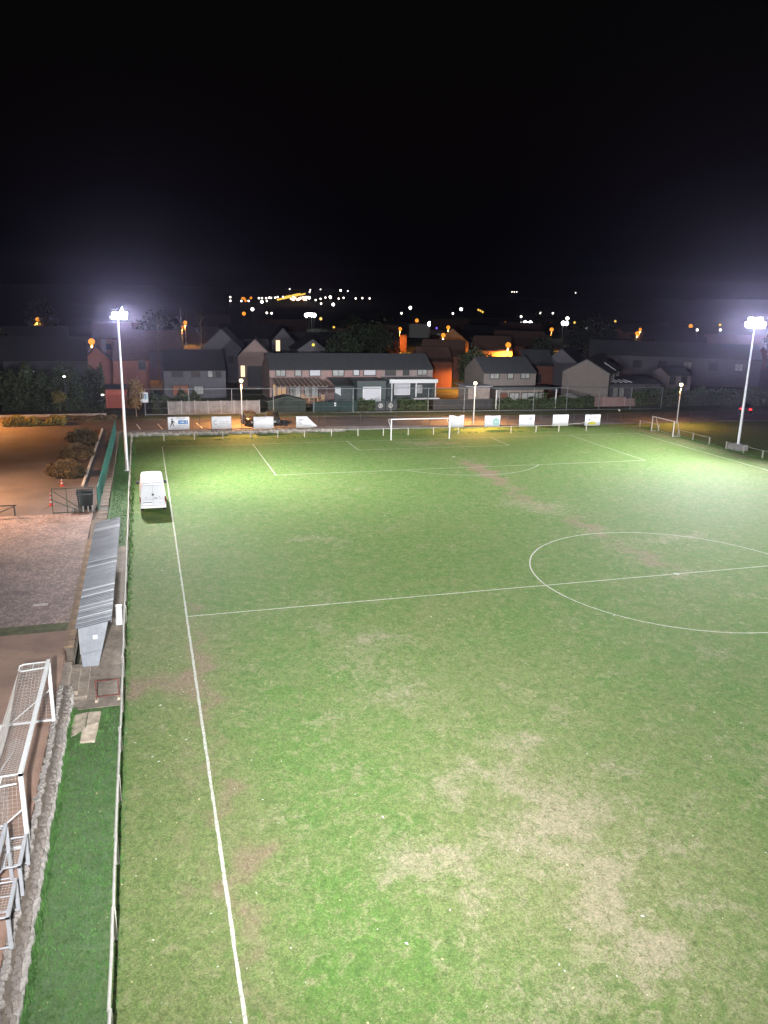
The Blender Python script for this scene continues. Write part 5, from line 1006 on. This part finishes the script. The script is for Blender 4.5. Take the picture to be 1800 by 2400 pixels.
RAD = {'w': .34, 'W': .52, 'X': .62, 'o': .45, 'O': .58, 'y': .34, 'Y': .45, 'p': .4, 'b': .3}
NAMES = {'w': 'white', 'W': 'bright white', 'X': 'dazzling white', 'o': 'small orange', 'O': 'glowing orange', 'y': 'yellowish', 'Y': 'yellow-orange', 'p': 'pinkish', 'b': 'violet'}
pole_me = MB().tube((0, 0, 0), (0, 0, 1), .08, n=6).mesh('pole', mat('lamp_pole', (.24, .23, .22), .6, .3))
hood_me = MB().box((0, 0, .08), (.5, .9, .12)).mesh('lamp_hood', DARKM)
globe = {k: MB().ball((0, 0, -.08), 1, 10, 7).mesh('lamp_head', glow('street_glow_' + NAMES[k].replace(' ', '_'), COLS[k], STR[k])) for k in COLS}
SPECIAL = {(72.0, 115.4): 'orange street lamp glaring in front of the orange-lit house', (73.0, 156.6): 'orange street lamp with long rays in the middle of the town', (-10.4, 117.2): 'orange street lamp above the huge hedge, beside the brick gable', (-32.5, 234.9): 'orange street lamp shining through tree branches at the far left', (88.7, 204.3): 'tiny violet lamp beside the middle orange lamps', (130.3, 205.8): 'orange street lamp on a white pole right of the orange-lit house'}
def street_lamp(x, y, z, c, label, group, far=False, light=0):
    zg = float(terrain(x, y)); d = math.hypot(x + 1.5, y + 40)
    if z - zg < 2: zg = z - 6.0
    t = thing('street_lamp', label, 'street lamp', (x, y, zg), 0, group)
    o = link('pole', pole_me, t); o.scale = (1.2 if far else 1, 1.2 if far else 1, max(.5, z - zg - .1))
    k = RAD[c] * (1 if not far else 1.0) * min(4.3, max(1.0, (d / 240) ** .85))
    o = link('lamp_head', globe[c], t); o.location = (0, -.1, z - zg); o.scale = (k, k, k)
    if not far: o = link('lamp_hood', hood_me, t); o.location = (0, 0, z - zg + k * .95); 
    if light: spot('street_light', t, (0, -.1, z - zg - k - .25), (0, -.12, -10), light, (1, .36, .06), 170, .5, .3)
    return t
for i, (x, y, z, c) in enumerate(TOWN):
    lab = SPECIAL.get((x, y))
    if y < 60 or math.hypot(x, y) > 560: continue
    q = 0
    if c in 'Oo' and y < 240: q = 26000 if y < 160 else 14000
    if (x, y) == (-32.5, 234.9): q = 30000
    if lab is None: lab = NAMES[c] + ' lamp shining among the dark houses of the town'
    street_lamp(x, y, z, c, lab, NAMES[c] + ' lamps of the town', y > 300, q)
def on_hill(x, y, z):
    """slide a far light along its bearing until it stands about 8 m above the rising ground"""
    dx, dy, dz = x + 1.463, y + 40.076, z - 16.403; L = math.hypot(dx, dy); best = None
    for D in range(500, 2240, 10):
        px_, py_, pz_ = -1.463 + dx / L * D, -40.076 + dy / L * D, 16.403 + dz / L * D
        e = abs(pz_ - 8 - float(terrain(px_, py_)))
        if best is None or e < best[0]: best = (e, px_, py_, pz_)
    return best[1:]
for (x, y, z, c) in FARL + [q for q in TOWN if math.hypot(q[0], q[1]) > 560]: street_lamp(*on_hill(x, y, z), c, NAMES[c] + ' lamp among the tiny lights on the distant hillside', NAMES[c] + ' lights on the distant hillside', True)
street_lamp(54.8, 95.5, 5.6, 'o', 'small orange lamp added behind the dark tree to light the brick houses', 'street lamps on the near road', False, 15000)  # lamp added for orange light on the brick house walls
street_lamp(84, 112, 6.2, 'o', 'small orange lamp between the grey gables at the right', 'street lamps on the near road', False, 9000)
# two low lamps by the huge hedge
for (x, y, z, h, lab) in ((-11.9, 76.3, .42, 4.6, 'small white lamp on a thin post in front of the top of the huge hedge'), (-7.1, 75.2, .42, 2.2, 'low white lamp post at the right end of the huge hedge')):
    t = thing('garden_lamp', lab, 'lamp', (x, y, z), 0, 'small lamps by the huge hedge'); mb = MB(); mb.tube((0, 0, 0), (0, 0, h), .05); mb.build('pole', DARKM, t); mb = MB(); mb.ball((0, 0, h + .1), .16, 10, 7, (1.3, 1, .7)); mb.build('lamp_head', glow('small_lamp', (1, .93, .80), 4.0), t)
# sodium street lamp by the road at the left (its head just outside the picture)
t = street_lamp(-24.5, 63.5, 8.4, 'O', 'orange street lamp by the road at the left edge', 'street lamps on the near road', False, 0); spot('street_light', t, (0, -.1, 7.3), (2.5, -1.5, 0), 46000, (1, .40, .10), 132, .7, .3)
t = street_lamp(-18, 27, 8.4, 'O', 'orange street lamp beside the car park', 'street lamps on the near road', False, 0); spot('street_light', t, (0, -.1, 7.3), (5, 0, 0), 30000, (1, .54, .28), 140, .7, .3)

# ================================================================== leaf litter and scraps on the grass
lm = [mat('scrap_white', (.40, .40, .37), .8), mat('scrap_leaf', (.34, .30, .16), .8)]
for which in (0, 1):
    mb = MB(); r = random.Random(90 + which)
    for k in range(300 if which == 0 else 420):
        if r.random() < .45: x, y = r.uniform(-4.7, .5), r.uniform(-26, 30)
        else: x, y = r.uniform(0, 26), -28 + 50 * r.random() ** 1.6
        s = r.uniform(.015, .045) * (1.6 if r.random() < .08 else 1); a = r.uniform(0, 6.28); c, q = math.cos(a) * s, math.sin(a) * s; z = .012
        mb.add([(x - c, y - q, z), (x + q * .6, y - c * .6, z + r.uniform(0, .03)), (x + c, y + q, z), (x - q * .6, y + c * .6, z + r.uniform(0, .02))], [(0, 1, 2, 3)])
    o = mb.build('fallen_leaves' if which else 'paper_scraps', lm[which]); o['kind'] = 'stuff'; o['label'] = ('pale scraps scattered over the grass', 'dry leaves scattered over the grass')[which]
for (x, y) in ((-6.3, 45.5), (-6.15, 35.8), (-6.05, 29.4)):
    pass

# ================================================================== rank grass at the foot of walls and rails
mb = MB(); r = random.Random(77)
def tuft(x, y, hmax, n=5):
    for _ in range(n):
        a = r.uniform(0, 6.28); h = hmax * r.uniform(.5, 1.1); w = r.uniform(.008, .018); lx, ly = math.cos(a) * h * r.uniform(.2, .8), math.sin(a) * h * r.uniform(.2, .8); px_, py_ = x + r.gauss(0, .03), y + r.gauss(0, .03)
        mb.add([(px_ - w * math.sin(a), py_ + w * math.cos(a), 0), (px_ + w * math.sin(a), py_ - w * math.cos(a), 0), (px_ + lx, py_ + ly, h)], [(0, 1, 2)])
for _ in range(1500): tuft(-5.0 + abs(r.gauss(0, .07)), r.uniform(-31, -8.9), .20)
for _ in range(1100): tuft(-2.95 + r.gauss(0, .09), r.uniform(-31, 50), .15)
for _ in range(5200): tuft(r.uniform(-4.95, -3.0), r.uniform(-31, -9), .075, 4)
for _ in range(1500): tuft(r.uniform(-4.5, -3.3), r.uniform(13.5, 50), .09, 4)
for _ in range(700): tuft(r.uniform(-4.9, 50), 56.5 + r.gauss(0, .12), .25)
for _ in range(500): tuft(r.uniform(-3, 54), 53.0 + r.gauss(0, .1), .2)
for _ in range(500): tuft(64.1 + r.gauss(0, .2), r.uniform(24, 54), .25)
o = mb.build('grass_tufts', mat('tuft_green', (.055, .125, .032), .75, n=(1.5, .4), spec=.15)); o['kind'] = 'stuff'; o['label'] = 'rank grass along walls and railings'

# ================================================================== haze added for the glow round the lamps
if HAZE_D > 0:
    mb = MB(); mb.span((-1800, -1500, -2.2), (2200, 2300, 90)); hz = mb.build('haze', bpy.data.materials.new('haze'))
    m = hz.data.materials[0]; m.use_nodes = True; t = m.node_tree; t.nodes.remove(t.nodes['Principled BSDF'])
    pv = t.nodes.new('ShaderNodeVolumePrincipled'); pv.inputs['Color'].default_value = (.66, .62, 1.0, 1); pv.inputs['Density'].default_value = HAZE_D; pv.inputs['Anisotropy'].default_value = .9
    t.links.new(pv.outputs[0], t.nodes['Material Output'].inputs['Volume']); hz['kind'] = 'stuff'; hz['label'] = 'thin haze over pitch and town, added for the lamp glow'
